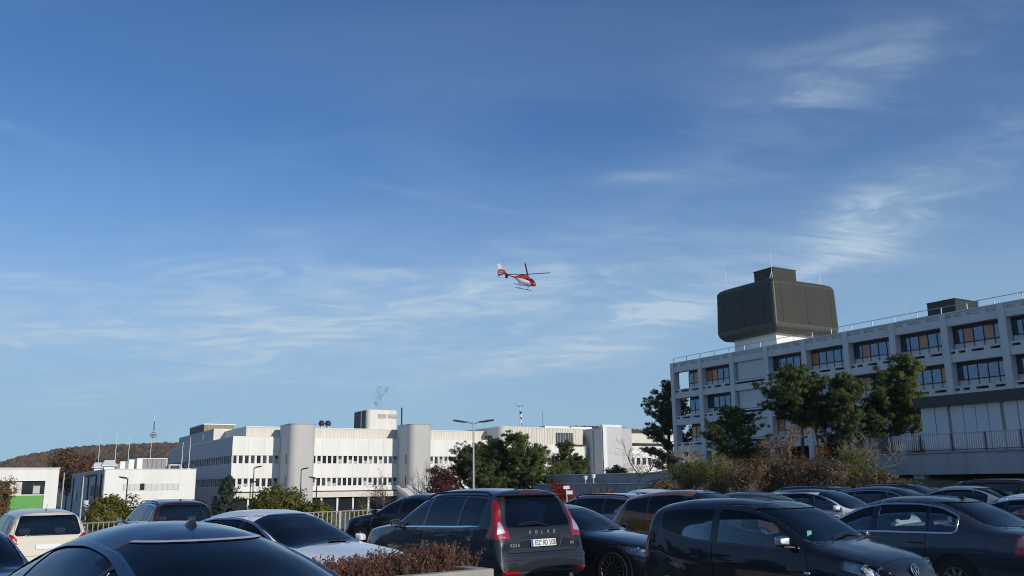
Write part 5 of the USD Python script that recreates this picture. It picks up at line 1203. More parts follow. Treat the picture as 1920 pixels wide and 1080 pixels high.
sx = lambda z: tail_x(suv_s, z)
on_tail(suv, 'VOLVO', .05, .24, .985, sx(1.0) - .003, M['badge_silver'], 1.0, .125)
on_tail(suv, 'XC60', .045, .645, .80, sx(.80) - .003, M['badge_silver'], 1.0, .05)
on_tail(suv, 'D5', .04, -.60, .80, sx(.80) - .003, M['badge_silver'], 1.0, .042)
obj('plate_recess', bx(sx(.92) - .004, sx(.92) + .02, -.42, .42, .925, .95), M['trim_black'], suv)
obj('recess_side', tube([(sx(.92) - .004, -.43, .95), (sx(.80) + .002, -.36, .765)], .009, 6), M['chrome'], suv)
obj('rear_wiper', cat([tube([(sx(1.10) - .02, -.14, 1.10), (sx(1.16) - .03, .06, 1.17), (sx(1.14) - .03, .42, 1.145)], [.014, .011, .008], 6), tube([(sx(1.14) - .03, .0, 1.135), (sx(1.13) - .02, .46, 1.125)], .008, 6)]), M['trim_black'], suv)
obj('bumper_ledge', tm((suv_s.loft(-.014, 100, 20, 12) - suv_s.loft(.01, 100, 20, 12)) ^ front_prism(Polygon([(-1.1, .60), (1.1, .60), (1.1, .665), (.80, .665), (.74, .655), (-.74, .655), (-.80, .665), (-1.1, .665)]), -2.5, -1.9)), M['paint_anthracite'], suv, 30)
for sd in (1, -1):
    obj('reflector', tm((suv_s.loft(-.008, 100, 20, 12) - suv_s.loft(.01, 100, 20, 12)) ^ front_prism(Polygon([(sd * .50, .33), (sd * .84, .36), (sd * .86, .45), (sd * .54, .43)]) if sd > 0 else Polygon([(-.50, .33), (-.54, .43), (-.86, .45), (-.84, .36)]), -2.5, -1.9)), M['red_lens'], suv, 30)
    obj('lamp_insert', tm((suv_s.loft(-.004, 100, 20, 12) - suv_s.loft(.01, 100, 20, 12)) ^ front_prism(Polygon([(sd * .71, 1.02), (sd * .86, 1.00), (sd * .80, 1.17), (sd * .755, 1.19)]), -2.5, -1.9)), M['clear_lens_back'], suv, 30)
obj('brake_light', bx(-1.955, -1.93, -.22, .22, 1.615, 1.635), M['red_lens'], suv); obj('spoiler', tm((suv_s.loft(-.02, 100, 20, 12) - suv_s.loft(.02, 100, 20, 12)) ^ cube(-2.02, -1.80, -.62, .62, 1.585, 1.8)), M['paint_anthracite'], suv, 30)
obj('exhaust_tip', tube([(-2.15, -.52, .32), (-2.33, -.52, .31)], .045, 14), M['chrome'], suv, 40)
for sd in (1, -1):
    rng_ = (.2, 1.4) if sd > 0 else (-1.4, -.2)
    obj('lamp_insert', tm((sal_s.loft(-.004, 100, 20, 12) - sal_s.loft(.01, 100, 20, 12)) ^ side_prism(soft(Polygon([(-2.16, .80), (-2.6, .80), (-2.6, .965), (-2.24, .965), (-2.18, .92)]), .02), *rng_)), M['pink_lens'], sal, 30)
# round front badge of the small hatchback, with its letters
bd = part_group('badge', city, (1.752, 0, .70), (0, -14, 0))
tr = trimesh.creation.torus(.066, .008, 32, 8); tr.apply_transform(trimesh.transformations.rotation_matrix(math.pi / 2, [0, 1, 0])); obj('ring', tr, M['chrome'], bd, 40)
dk = trimesh.creation.cylinder(.062, .012, 28); dk.apply_transform(trimesh.transformations.rotation_matrix(math.pi / 2, [0, 1, 0])); obj('disc', dk, M['gloss_black'], bd)
sb = lambda p, q: tube([(.012, p[0], p[1]), (.012, q[0], q[1])], .0065, 6)
obj('letter', cat([sb((.028, .054), (0, .004)), sb((-.028, .054), (0, .004))]), M['chrome'], bd)
obj('letter', cat([sb((.056, .022), (.026, -.054)), sb((.026, -.054), (0, .0)), sb((0, .0), (-.026, -.054)), sb((-.026, -.054), (-.056, .022))]), M['chrome'], bd)
for sd in (1, -1):
    y_ = city_s.side_y(.90, .66); obj('side_indicator', tm(rbox(.86, .94, min(sd * (y_ - .01), sd * (y_ + .008)), max(sd * (y_ - .01), sd * (y_ + .008)), .645, .675, .012)), M['clear_lens_back'], city, 40)
def wiper(par, s, y0, y1, x_base, lift=.02):
    p0 = np.array([x_base, y0, s.top_z(x_base, y0) + lift]); p1 = np.array([x_base - .10, y1, s.top_z(x_base - .10, y1) + lift]); obj('wiper', cat([tube([p0, (p0 + p1) / 2 + (0, 0, .015), p1], .010, 6), tube([p0 * .4 + p1 * .6 + (0, 0, -.008), p1 + (.01, -.2 * np.sign(y0 - y1), -.012)], .008, 6)]), M['trim_black'], par)
wiper(city, city_s, -.28, .30, .93); wiper(city, city_s, .22, .66, .95); wiper(exe, exe_s, -.3, .25, .93); wiper(whi, whi_s, -.35, .3, .98)
obj('windscreen_sticker', bx(.765, .770, -.55, -.46, 1.045, 1.115), M['sticker_green'], city)
obj('tax_card', bx(.60, .70, -.30, -.10, 1.0, 1.003), M['paper_white'], city)
obj('rear_view_mirror', tm(rbox(.26, .30, -.12, .12, 1.24, 1.30, .015)), M['trim_black'], city); obj('rear_view_mirror', tm(rbox(.38, .42, -.12, .12, 1.22, 1.28, .015)), M['trim_black'], sal)
# ---------------------------------------------------------------- trees, shrubs, planting
def leaves(pts, size, rng, aspect=.45, up=0.0, jitter=.5, out=None, along=None):
    """One small pointed leaf (two triangles) at each point, turned at random; out: which way is outside of the crown there."""
    n = len(pts); s = size * (1 + jitter * (rng.random(n) - .5) * 2)
    d = rng.normal(size=(n, 3)) if along is None else along + rng.normal(size=(n, 3)) * .25; d[:, 2] += up; d /= np.linalg.norm(d, axis=1, keepdims=True)
    if out is not None and along is None:         # leaves spread themselves to the light: faces turned outwards, loosely
        w = out / np.maximum(np.linalg.norm(out, axis=1, keepdims=True), 1e-9) + rng.normal(size=(n, 3)) * .55
        d = np.cross(w, d); d /= np.maximum(np.linalg.norm(d, axis=1, keepdims=True), 1e-6); e = np.cross(w, d)
    else: e = np.cross(d, rng.normal(size=(n, 3)))
    e /= np.maximum(np.linalg.norm(e, axis=1, keepdims=True), 1e-6)
    a = d * (s / 2)[:, None]; b = e * (s * aspect / 2)[:, None]
    V = np.stack([pts - a, pts + b, pts + a, pts - b], 1).reshape(-1, 3); i = np.arange(n) * 4
    F = np.concatenate([np.stack([i, i + 1, i + 2], 1), np.stack([i, i + 2, i + 3], 1)])
    if out is None: return V, F
    g = np.cross(b, a); flip = (g * out).sum(1) < 0; F[np.tile(flip, 2)] = F[np.tile(flip, 2)][:, ::-1]
    g[flip] *= -1; g /= np.maximum(np.linalg.norm(g, axis=1, keepdims=True), 1e-9); o = out / np.maximum(np.linalg.norm(out, axis=1, keepdims=True), 1e-9)
    nn = o + .45 * g; nn /= np.maximum(np.linalg.norm(nn, axis=1, keepdims=True), 1e-9); return V, F, np.repeat(nn, 4, 0)


def put_leaves(name, vfn, m, t):
    q = usdkit.mesh(stage, path_for(name, t), (vfn[0], vfn[1]), m, False); q.CreateNormalsAttr(Vt.Vec3fArray.FromNumpy(vfn[2].astype(np.float32))); q.SetNormalsInterpolation('vertex'); return q.GetPrim()


def limb(p, d, ln, r, rng, bend=.25, k=5):
    pts = [np.array(p, float)]; d = np.array(d, float); d /= np.linalg.norm(d)
    for i in range(k):
        d = d + rng.normal(size=3) * bend / k; d /= np.linalg.norm(d); pts.append(pts[-1] + d * ln / k)
    return np.array(pts), d


def stands(px, Y):
    r = ray_px(px, 905); k = Y / r[1]; return r[0] * k, Y


def top_at(px, py, Y):
    r = ray_px(px, py); return EYE + r[2] * Y / r[1]


def plant(name, label, cat_, x, y, group=None): return thing(name, label, cat_, (x, y, float(ground_z(x, y))), 0, group)


def pine(label, px, ytop, Y, wide, bare=.3, seed=1, needle='needles', lean=.0, dens=1.0, bark='bark_pine', flat=1.0):
    rng = np.random.default_rng(seed); x, y = stands(px, Y); t = plant('pine_tree', label, 'pine tree', x, y); h = top_at(px, ytop, Y) - float(ground_z(x, y)) - .40
    tr = np.array([(lean * h * (q ** 1.5) + .12 * math.sin(q * 5 + seed), .12 * math.cos(q * 4 + seed * 2), h * q * .97) for q in np.linspace(0, 1, 9)]); r0 = .018 * h + .05
    obj('trunk', tube(tr, np.linspace(r0, .02, 9), 8), M[bark], t, 40)
    tubes, tufts = [], []
    n = int(46 * dens) + 12
    for i in range(n):
        q = bare + (1 - bare) * ((i + rng.random()) / n); c = np.array([np.interp(q, np.linspace(0, 1, 9), tr[:, k]) for k in range(3)])
        u = (q - bare) / (1 - bare); prof = (min(1.0, .55 + u * 2.2) if u < .2 else 1.0 - .80 * ((u - .2) / .8) ** 1.25)
        ln = wide * .60 * max(.10, prof) * rng.choice([.5, .72, .95, 1.12]) * rng.uniform(.85, 1.1); a = i * 2.399 + rng.normal() * .5
        d = np.array([math.cos(a), math.sin(a), rng.uniform(-.05, .35) + .75 * u]); pts, de = limb(c, d, ln, .03, rng, .35)
        pts[:, 2] += np.linspace(0, 1, len(pts)) ** 2 * .16 * ln
        tubes.append(tube(pts, np.linspace(.010 * h * .35 + .010, .010, len(pts)), 4, False))
        for w in np.linspace(.42, 1.05, max(3, int(ln * 3.8))):
            p = np.array([np.interp(min(w, 1), np.linspace(0, 1, len(pts)), pts[:, k]) for k in range(3)]); m = int(rng.integers(1, 4))
            tufts.append(p + rng.normal(size=(m, 3)) * (.12 + .05 * ln) * (1, 1, .45 * flat) + (0, 0, .10))
    tf = np.concatenate(tufts); tf = np.concatenate([tf, tr[-1:] + rng.normal(size=(6, 3)) * (.08, .08, .22)])
    k = 26; pts = np.repeat(tf, k, 0); off = rng.normal(size=pts.shape); off[:, 2] = np.abs(off[:, 2]) * 1.1 - .1; off /= np.linalg.norm(off, axis=1, keepdims=True)
    rad = (.12 + .010 * h) * rng.uniform(.55, 1.25, (len(tf), 1)).repeat(k, 0)
    axis = np.stack([np.interp(pts[:, 2], tr[:, 2], tr[:, 0]), np.interp(pts[:, 2], tr[:, 2], tr[:, 1]), pts[:, 2] - .9], 1); out = off * .8 + (pts - axis) * .6 / (wide * .35)
    put_leaves('crown', leaves(pts + off * rad, .22 + .011 * h, rng, .17, .5, out=out, along=off), M[needle], t)
    obj('branches', trimesh.util.concatenate(tubes), M[bark], t)
    return t


def bushy(name, label, cat_, px, ytop, Y, wide, lf, seed=1, lsize=.14, n=5200, trunk=.25, shape=1.0, bark='bark', clumps=60, gaps=.35, base=None, twigs=True, group=None, puff=.17):
    """A leafy tree or shrub: stems, then clumps of leaves over an uneven crown."""
    rng = np.random.default_rng(seed); x, y = stands(px, Y); t = plant(name, label, cat_, x, y, group); h = max(.5, top_at(px, ytop, Y) - float(ground_z(x, y)))
    z0 = h * trunk; ch = h - z0; tb = []
    cs = rng.normal(size=(clumps, 3)); cs /= np.linalg.norm(cs, axis=1, keepdims=True); cs *= (rng.random((clumps, 1)) ** .38)
    cs = cs * np.array([wide / 2, wide / 2, ch / 2]) * (.80 + .0 * cs) + np.array([0, 0, z0 + ch / 2])
    if shape != 1.0: f = 1 - (1 - shape) * np.clip((cs[:, 2] - z0) / ch, 0, 1); cs[:, :2] *= f[:, None]
    nst = 1 if trunk > .15 else 7
    if nst == 1:
        trk, _ = limb((0, 0, 0), (rng.normal() * .06, rng.normal() * .06, 1), h * .62, .1, rng, .12, 6); obj('trunk', tube(trk, np.linspace(.022 * h + .03, .03, 7), 8), M[bark], t, 40); src = [trk[2], trk[3], trk[4], trk[5]]
    else: src = [np.array([rng.normal() * .12 * wide, rng.normal() * .12 * wide, 0]) for _ in range(nst)]
    for c in cs:
        p = src[int(rng.integers(len(src)))]; mid = (p + c) / 2 + rng.normal(size=3) * .08 * wide * (1, 1, .3); tb.append(tube([p, mid, c], [.012 * h * .6 + .008, .008 + .003 * h, .006], 4, False))
    obj('stems', trimesh.util.concatenate(tb), M[bark], t)
    cr = (wide + ch) / 2 * puff; k = n // clumps; pts = np.repeat(cs, k, 0); off = rng.normal(size=pts.shape); off *= (rng.random((len(pts), 1)) ** .6) / np.linalg.norm(off, axis=1, keepdims=True)
    pts = pts + off * cr * rng.uniform(.6, 1.5, (clumps, 1)).repeat(k, 0) * (1, 1, .8); keep = (rng.random(len(pts)) > gaps * meshkit.noise(pts * 1.6, seed)) & (pts[:, 2] > .03)
    out = off / np.maximum(np.linalg.norm(off, axis=1, keepdims=True), 1e-9) + (pts - np.array([0, 0, z0 + ch * .35])) * .9 / (wide * .5)
    put_leaves('crown', leaves(pts[keep], lsize, rng, .55, out=out[keep]), M[lf], t)
    return t


def bare_tree(name, label, px, ytop, Y, wide, seed=1, bark='twig_grey', lf=None, nleaf=0, lsize=.12, levels=4, first=.28, r0=None, kids=(5, 5, 4, 3), spread=.75, multi=1, lean=0.0):
    rng = np.random.default_rng(seed); x, y = stands(px, Y); t = plant(name, label, 'tree' if multi == 1 else 'shrub', x, y); h = max(.6, top_at(px, ytop, Y) - float(ground_z(x, y)))
    tubes, tips = [], []
    def grow(p, d, ln, r, lv):
        pts, de = limb(p, d, ln, r, rng, .45, 4); (tubes if lv else trunk).append(tube(pts, np.linspace(r, r * .55, 5), 5 if lv < 2 else 3, False))
        if lv >= levels: tips.append(pts[-1]); tips.append(pts[2]); return
        for i in range(kids[min(lv, len(kids) - 1)]):
            q = rng.uniform(.35, 1.0) if lv else rng.uniform(.55, 1.0); c = np.array([np.interp(q, np.linspace(0, 1, 5), pts[:, k]) for k in range(3)])
            nd = de + rng.normal(size=3) * spread; nd[2] = abs(nd[2]) * .6 + .35 if lv < 2 else nd[2] + .25; grow(c, nd, ln * rng.uniform(.5, .78), r * .56, lv + 1)
    trunk = []
    for m in range(multi): grow((rng.normal() * .1 * (multi > 1), rng.normal() * .1 * (multi > 1), 0), (lean + rng.normal() * (.08 if multi == 1 else .4), rng.normal() * (.08 if multi == 1 else .4), 1), 1.0, .030 if multi == 1 else .018, 0)
    allv = np.concatenate([q.vertices for q in tubes]); sz = h / allv[:, 2].max(); sx_ = wide / max(np.ptp(np.percentile(allv[:, 0], [2, 98])), .1)
    S_ = np.array([sx_, sx_, sz])
    for q in trunk + tubes: q.vertices = q.vertices * S_
    obj('trunk', trimesh.util.concatenate(trunk), M[bark], t, 40); obj('branches', trimesh.util.concatenate(tubes), M[bark], t)
    if lf:
        tp = np.array(tips) * S_; pts = tp[rng.integers(len(tp), size=nleaf)] + rng.normal(size=(nleaf, 3)) * .05 * wide; obj('crown', leaves(pts, lsize, rng, .6), M[lf], t)
    return t


pine('tall dark pine behind the left corner of the ward block', 1260, 716, 112, 7.0, .10, 3, 'needles', dens=1.5)
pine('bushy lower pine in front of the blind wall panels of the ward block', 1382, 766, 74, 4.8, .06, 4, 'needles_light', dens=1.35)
pine('broad pine with two bare leaning trunks in front of the ward block', 1512, 688, 70, 5.4, .40, 5, 'needles', lean=-.04, dens=1.35)
pine('slim second trunk pine close behind the broad two trunk pine', 1546, 724, 69, 3.4, .45, 15, 'needles', lean=-.10, dens=.8)
pine('dense dark pine between the broad pine and the tallest sunlit pine', 1600, 702, 67, 5.2, .14, 6, 'needles', dens=1.4)
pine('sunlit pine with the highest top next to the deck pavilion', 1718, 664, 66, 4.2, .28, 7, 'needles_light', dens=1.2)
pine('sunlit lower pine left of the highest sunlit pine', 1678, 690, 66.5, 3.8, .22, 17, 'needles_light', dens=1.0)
pine('left pine of the dark group beside the tall lamp', 884, 834, 84, 6.2, .12, 8, 'needles', dens=1.25)
pine('pointed pine, tallest in the dark group right of the tall lamp', 966, 814, 85, 6.6, .12, 9, 'needles', dens=1.35)
pine('dark pine behind the tall lamp in the middle of the pine group', 926, 824, 88, 6.2, .12, 10, 'needles', dens=1.25)
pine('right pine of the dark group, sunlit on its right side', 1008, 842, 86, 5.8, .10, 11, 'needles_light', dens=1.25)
pine('slender pine in front of the wrapped hospital wing', 1060, 828, 96, 4.8, .12, 12, 'needles', dens=1.1)
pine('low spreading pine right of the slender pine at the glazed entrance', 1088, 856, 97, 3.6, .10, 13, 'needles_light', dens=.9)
pine('young blue green conifer in front of the shaded hospital side', 428, 893, 84, 2.9, .05, 14, 'needles_blue', dens=1.0)
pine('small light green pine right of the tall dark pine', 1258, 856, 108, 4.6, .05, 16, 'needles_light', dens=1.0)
bushy('shrub', 'wide rounded olive bush in front of the white hospital, left of centre', 'bush', 522, 903, 52, 4.6, 'leaves_olive', 21, .15, 22000, .03, .82, clumps=170, gaps=.12, puff=.15)
bushy('shrub', 'lower right shoulder bush against the wide rounded olive bush', 'bush', 592, 930, 51, 2.6, 'leaves_olive', 22, .13, 9000, .03, .82, clumps=90, gaps=.12, puff=.15)
bushy('shrub', 'round olive bush in front of the flat service building', 'bush', 206, 921, 43, 2.3, 'leaves_olive', 23, .12, 12000, .03, .82, clumps=110, gaps=.15, puff=.15)
bushy('shrub', 'loose bush with pale flecks beside the round olive bush', 'bush', 247, 923, 44, 2.0, 'leaves_olive', 24, .11, 3600, .05, .9, clumps=60, gaps=.75)
bushy('shrub', 'small yellow shrub above the maroon car', 'shrub', 340, 930, 56, 1.5, 'leaves_yellow', 25, .13, 2600, .1, clumps=34, gaps=.5)
bushy('shrub', 'reddish brown shrub left of the blue green conifer', 'shrub', 376, 932, 70, 1.6, 'leaves_darkred', 26, .14, 1800, .1, clumps=30, gaps=.6)
bushy('shrub', 'narrow yellow green shrub at the hospital ground floor', 'shrub', 674, 930, 82, 1.7, 'leaves_yellow', 27, .16, 2200, .08, clumps=30, gaps=.4)
bushy('young_tree', 'young orange leaved tree at the far left edge', 'tree', 8, 878, 60, 2.0, 'leaves_orange', 28, .14, 2400, .3, clumps=40, gaps=.7)
bushy('tree', 'dark red leaved tree beside the tall lamp', 'tree', 828, 858, 74, 3.2, 'leaves_darkred', 29, .16, 9000, .08, clumps=90, gaps=.2)
bare_tree('tree', 'bare pale twigged tree left of the dark red tree', 800, 846, 75, 3.0, 30, 'twig_grey', levels=4)
bare_tree('tree', 'small bare reddish street tree in front of the hospital windows', 700, 877, 94, 2.9, 31, 'twig_dark', 'leaves_darkred', 300, .12)
bushy('shrub', 'bright red autumn shrub behind the grey estate car', 'shrub', 1048, 897, 52, 2.7, 'leaves_red', 32, .12, 8000, .05, clumps=70, gaps=.3)
bushy('shrub', 'dark brown shrub right of the bright red shrub', 'shrub', 1130, 901, 54, 3.0, 'leaves_brown', 33, .12, 3600, .05, clumps=50, gaps=.6, bark='twig_dark')
bushy('shrub', 'green bush at the foot of the white end block', 'bush', 1156, 872, 106, 3.4, 'leaves_green', 34, .2, 3000, .05, clumps=40, gaps=.3)
bare_tree('tree', 'bare spreading tree in front of the white end block', 1186, 812, 66, 4.6, 35, 'twig_grey', levels=4, kids=(6, 5, 3, 3))
bare_tree('tree', 'bare thin tree in front of the glazed entrance', 1036, 828, 92, 2.6, 36, 'twig_grey', levels=4, spread=.5)
bare_tree('tree', 'pale barked bare tree in front of the lowest ward block bay', 1328, 822, 62, 3.4, 37, 'bark_pale', levels=4, spread=.6)
bare_tree('tree', 'bare tree with few golden leaves, between the two ward block pines', 1478, 790, 60, 3.4, 38, 'twig_grey', 'leaves_orange', 2600, .10, levels=4, spread=.6)
bare_tree('tree', 'leaning pale branched shrub at the left end of the concrete deck', 1625, 806, 56, 3.6, 39, 'bark_pale', levels=4, multi=3, spread=.8, lean=-.3)
for k, (px, yt, Y, wd, lf, lb) in enumerate((
        (1290, 856, 60, 3.2, 'leaves_olive', 'olive shrub at the foot of the pale barked bare tree'), (1345, 846, 58, 3.2, 'leaves_olive', 'olive brown shrub under the bushy lower pine'),
        (1400, 848, 54, 3.4, 'leaves_rust', 'rust brown shrub left of the golden leaved tree'), (1448, 846, 55, 3.0, 'leaves_brown', 'brown shrub at the foot of the golden leaved tree'),
        (1505, 846, 53, 3.0, 'leaves_rust', 'copper coloured shrub right of the golden leaved tree'), (1556, 852, 52, 3.0, 'leaves_brown', 'pale brown shrub in front of the dense dark pine'),
        (1605, 832, 54, 3.2, 'leaves_olive', 'olive shrub below the leaning pale branches'), (1645, 872, 50, 2.4, 'leaves_brown', 'brown shrub against the end of the concrete deck'),
        (1240, 893, 58, 2.6, 'leaves_brown', 'low brown shrub in front of the retaining wall'), (1690, 900, 49, 3.0, 'leaves_rust', 'low copper hedge shrub under the concrete deck'))):
    bushy('shrub', lb, 'shrub', px, yt, Y, wd, lf, 50 + k, .12, 6000, .05, clumps=110, gaps=.75, bark='twig_grey')
for k, (px, yt, Y, wd, lf, lb) in enumerate(((128, 836, 190, 9, 'leaves_rust', 'tall rust brown tree between the green and the service building'), (172, 848, 205, 8, 'leaves_darkred', 'dark red brown tree behind the service building cowls'), (222, 860, 215, 7, 'leaves_orange', 'yellowish autumn tree behind the service building roof boxes'), (150, 862, 185, 6, 'leaves_rust', 'lower rust tree in the gap beside the service building'))):
    bushy('tree', lb, 'tree', px, yt, Y, wd, lf, 70 + k, .55, 4200, .25, clumps=60, gaps=.5)

# planter with its dry brown planting in front
PC = np.array([-.36, 11.45, .0]); PR = np.array([-.766, -.643, 0]); PD = np.array([-.643, .766, 0])
pt = thing('planter', 'pale concrete planter wall in front of the off-road estate', 'planter', (PC[0], PC[1], 0), math.degrees(math.atan2(PR[1], PR[0])))
for nm, b6 in (('wall', (-.0, 3.6, -.0, .16)), ('wall', (-.0, 3.6, -1.06, -.9)), ('wall', (0, .16, -.9, 0)), ('wall', (3.44, 3.6, -.9, 0))):
    obj(nm, tm(rbox(b6[0], b6[1], b6[2], b6[3], -.1, .72, .015)), M['kerb_concrete'], pt)
obj('soil', bx(.16, 3.44, -.9, 0, .0, .64), M['soil'], pt)
rng = np.random.default_rng(77)
for k in range(9):
    u = .32 + .37 * k; v = .56 + rng.normal() * .04; c = PC + PR * u + PD * v
    t = thing('heather_shrub', ['first', 'second', 'third', 'fourth', 'fifth', 'sixth', 'seventh', 'eighth', 'ninth'][k] + ' clump of dry brown planting, counted from the right end of the planter', 'plant', (c[0], c[1], .63)); tb, lp = [], []
    hh = (.38, .33, .29, .26, .27, .29, .28, .25, .24)[k]
    for i in range(150):
        p = np.array([rng.normal() * .17, rng.normal() * .2, 0]); pts, de = limb(p, (rng.normal() * .28, rng.normal() * .28, 1), hh * rng.uniform(.55, 1.12), .004, rng, .5, 4); tb.append(tube(pts, np.linspace(.0045, .002, 5), 3, False))
        w = rng.random((26, 1)) ** .7; q = np.stack([np.interp(w[:, 0], np.linspace(0, 1, 5), pts[:, a]) for a in range(3)], 1); lp.append(q + rng.normal(size=q.shape) * .018)
    obj('stems', trimesh.util.concatenate(tb), M['twig_dark'], t); obj('foliage', leaves(np.concatenate(lp), .034, rng, .55, .6), M['heather'], t)

# railing along the back of the car park
def fence(label, p, q, h=1.0, step=.145):
    p, q = np.array(p, float), np.array(q, float); L_ = np.linalg.norm((q - p)[:2]); t = thing('railing', label, 'railing', (p[0], p[1], float(ground_z(*p))), math.degrees(math.atan2(q[1] - p[1], q[0] - p[0]))); dz = float(ground_z(*q)) - float(ground_z(*p))
    zz = lambda s: dz * s / L_
    for k in range(int(L_ / step)): s = k * step; obj('bar', bx(s - .012, s + .012, -.008, .008, zz(s) + .12, zz(s) + h - .02), M['fence_sunlit'], t)
    for z in (.12, h): obj('rail', tube([(0, 0, z), (L_, 0, z + dz)], .02, 6), M['fence_sunlit'], t)
    for k in range(int(L_ / 2.0) + 1): s = min(k * 2.0, L_); obj('post', bx(s - .025, s + .025, -.03, .03, zz(s) - .1, zz(s) + h + .01), M['fence_sunlit'], t)
fence('pale metal bar railing behind the cream and maroon cars', (-17.5, 25.4), (-7.6, 28.8)); fence('pale metal bar railing between the white saloon and the dark hatchback', (-7.55, 28.82), (-1.2, 31.2))


# lamps
def street_lamp(label, px, ytop, Y, arms, mt='galvanised', head='lamp_dark', armlen=.8):
    x, y = stands(px, Y); z = float(ground_z(x, y)); t = thing('street_lamp', label, 'street lamp', (x, y, z)); h = top_at(px, ytop, Y) - z
    obj('pole', tube([(0, 0, 0), (0, 0, h * .3), (0, 0, h)], [.075, .065, .045], 10), M[mt], t, 40); obj('base', tube([(0, 0, -.1), (0, 0, .3)], .10, 10), M[mt], t, 40)
    for sd in arms:
        obj('arm', tube([(0, 0, h - .12), (sd * .3, 0, h - .02), (sd * .45, 0, h + .0)], [.035, .03, .028], 8), M[mt], t, 40)
        hd = m3.Manifold.batch_hull([m3.Manifold.cube((.56, .30, .09), True).rotate((0, -sd * 9, 0)).translate((sd * (armlen - .12), 0, h + .05)), m3.Manifold.cube((.1, .14, .07), True).translate((sd * .36, 0, h - .01))])
        obj('lamp_head', tm(hd), M[head], t)
    return t
street_lamp('tall lamp with two spread arms in front of the pine group', 888, 791, 50, (-1, 1), armlen=.98)
for px, yt, Y, arm, mt, lb in ((475, 876, 88, (1,), 'lamp_dark', 'dark single arm lamp in front of the left hospital windows'), (564, 879, 90, (1,), 'lamp_dark', 'dark single arm lamp in front of the first rounded stair tower'), (594, 896, 80, (-1,), 'lamp_dark', 'short dark lamp right of the first rounded stair tower'), (470, 904, 92, (1,), 'lamp_dark', 'short dark lamp beside the olive bush'),
                               (119, 886, 62, (1,), 'galvanised', 'thin pale lamp pole at the corner of the green building'), (156, 893, 50, (1,), 'galvanised', 'pale lamp pole in front of the shaded side of the service building'), (239, 896, 75, (-1,), 'lamp_dark', 'dark lamp in front of the grey window band')):
    street_lamp(lb, px, yt, Y, arm, mt, armlen=.55)
def globe(label, px, yt, Y):
    x, y = stands(px, Y); z = float(ground_z(x, y)); t = thing('bollard_lamp', label, 'bollard lamp', (x, y, z)); h = top_at(px, yt, Y) - z
    obj('post', tube([(0, 0, 0), (0, 0, h - .3)], .05, 8), M['galvanised'], t, 40); obj('lantern', lathe([(0, h - .36), (.13, h - .34), (.19, h - .05), (.20, h - .02), (.12, h), (0, h)], 14), M['white_plain'], t, 40)
globe('white bollard lamp beside the round olive bush', 166, 938, 50); globe('small white bollard lamp on the retaining wall, left one', 1098, 892, 78); globe('larger white bollard lamp on the retaining wall, right one', 1113, 889, 76)
x, y = stands(1062, 46); t = thing('small_sign', 'small white sign with red mark in front of the red shrub', 'sign', (x, y, float(ground_z(x, y)))); h = top_at(1062, 911, 46) - float(ground_z(x, y))
obj('post', tube([(0, 0, 0), (0, 0, h)], .03, 8), M['galvanised'], t); obj('sign_plate', bx(-.16, .16, -.05, -.03, h - .16, h), M['white_plain'], t); obj('sign_arrow', bx(-.02, .30, -.05, -.03, h - .42, h - .24), M['white_plain'], t)

# ---------------------------------------------------------------- rescue helicopter
def pod(st, n=26, e=2.4):
    """Loft of rounded sections: (x, centre z, half width, half height)."""
    st = np.array(st, float); xs = np.linspace(0, 1, 70); t = np.linspace(0, 1, len(st)); f = [PchipInterpolator(t, st[:, k]) for k in range(4)]; a = np.arange(n) * 2 * math.pi / n; V = []
    ca, sa = np.cos(a), np.sin(a); ya, za = np.sign(ca) * np.abs(ca) ** (2 / e), np.sign(sa) * np.abs(sa) ** (2 / e)
    for q in xs: x, z, w_, h_ = (float(g(q)) for g in f); V.append(np.stack([np.full(n, x), w_ * ya, z + h_ * za], 1))
    V = np.concatenate(V + [[[st[0, 0], 0, st[0, 1]]], [[st[-1, 0], 0, st[-1, 1]]]]); i = np.arange(69)[:, None] * n; j = np.arange(n)[None]; j2 = (j + 1) % n
    q = np.stack([i + j, i + j2, i + n + j2, i + n + j], -1).reshape(-1, 4); jj = np.arange(n); jn = (jj + 1) % n
    F = np.vstack([q[:, [0, 1, 2]], q[:, [0, 2, 3]], np.stack([np.full(n, 70 * n), jn, jj], 1), np.stack([np.full(n, 70 * n + 1), 69 * n + jj, 69 * n + jn], 1)])
    mf = m3.Manifold(m3.Mesh(V.astype(np.float32), F.astype(np.uint32)))
    return mf if mf.volume() > 0 else m3.Manifold(m3.Mesh(V.astype(np.float32), F[:, ::-1].astype(np.uint32)))


HD = 192.0; r = ray_px(984, 527); hpos = np.array([0, 0, EYE]) + r * HD / r[1]
hx = UsdGeom.Xform.Define(stage, path_for('helicopter')); hel = tag(hx.GetPrim(), 'red and white rescue helicopter with shrouded tail rotor flying in the sky', 'helicopter')
yaw, pitch, bank = math.radians(-14), math.radians(15), math.radians(-13)
Rz = trimesh.transformations.rotation_matrix(yaw, [0, 0, 1]); Ry = trimesh.transformations.rotation_matrix(pitch, [0, 1, 0]); Rx = trimesh.transformations.rotation_matrix(bank, [1, 0, 0])
Tm = Rz @ Ry @ Rx; Tm[:3, 3] = hpos; hx.AddTransformOp().Set(Gf.Matrix4d(*[float(v) for v in Tm.T.ravel()]))
cab = pod([(2.75, -.35, .02, .02), (2.72, -.35, .22, .20), (2.5, -.30, .48, .42), (2.0, -.12, .68, .66), (1.2, .02, .78, .86), (.2, .05, .80, .92), (-.8, .10, .76, .84), (-1.6, .28, .60, .60), (-2.2, .46, .36, .34), (-2.5, .52, .22, .22)])
wp = side_prism(soft(Polygon([(1.75, -.95), (1.35, -.18), (.6, .02), (-2.05, .26), (-1.4, -.40), (-.7, -.95)]), .05), -2, 2)
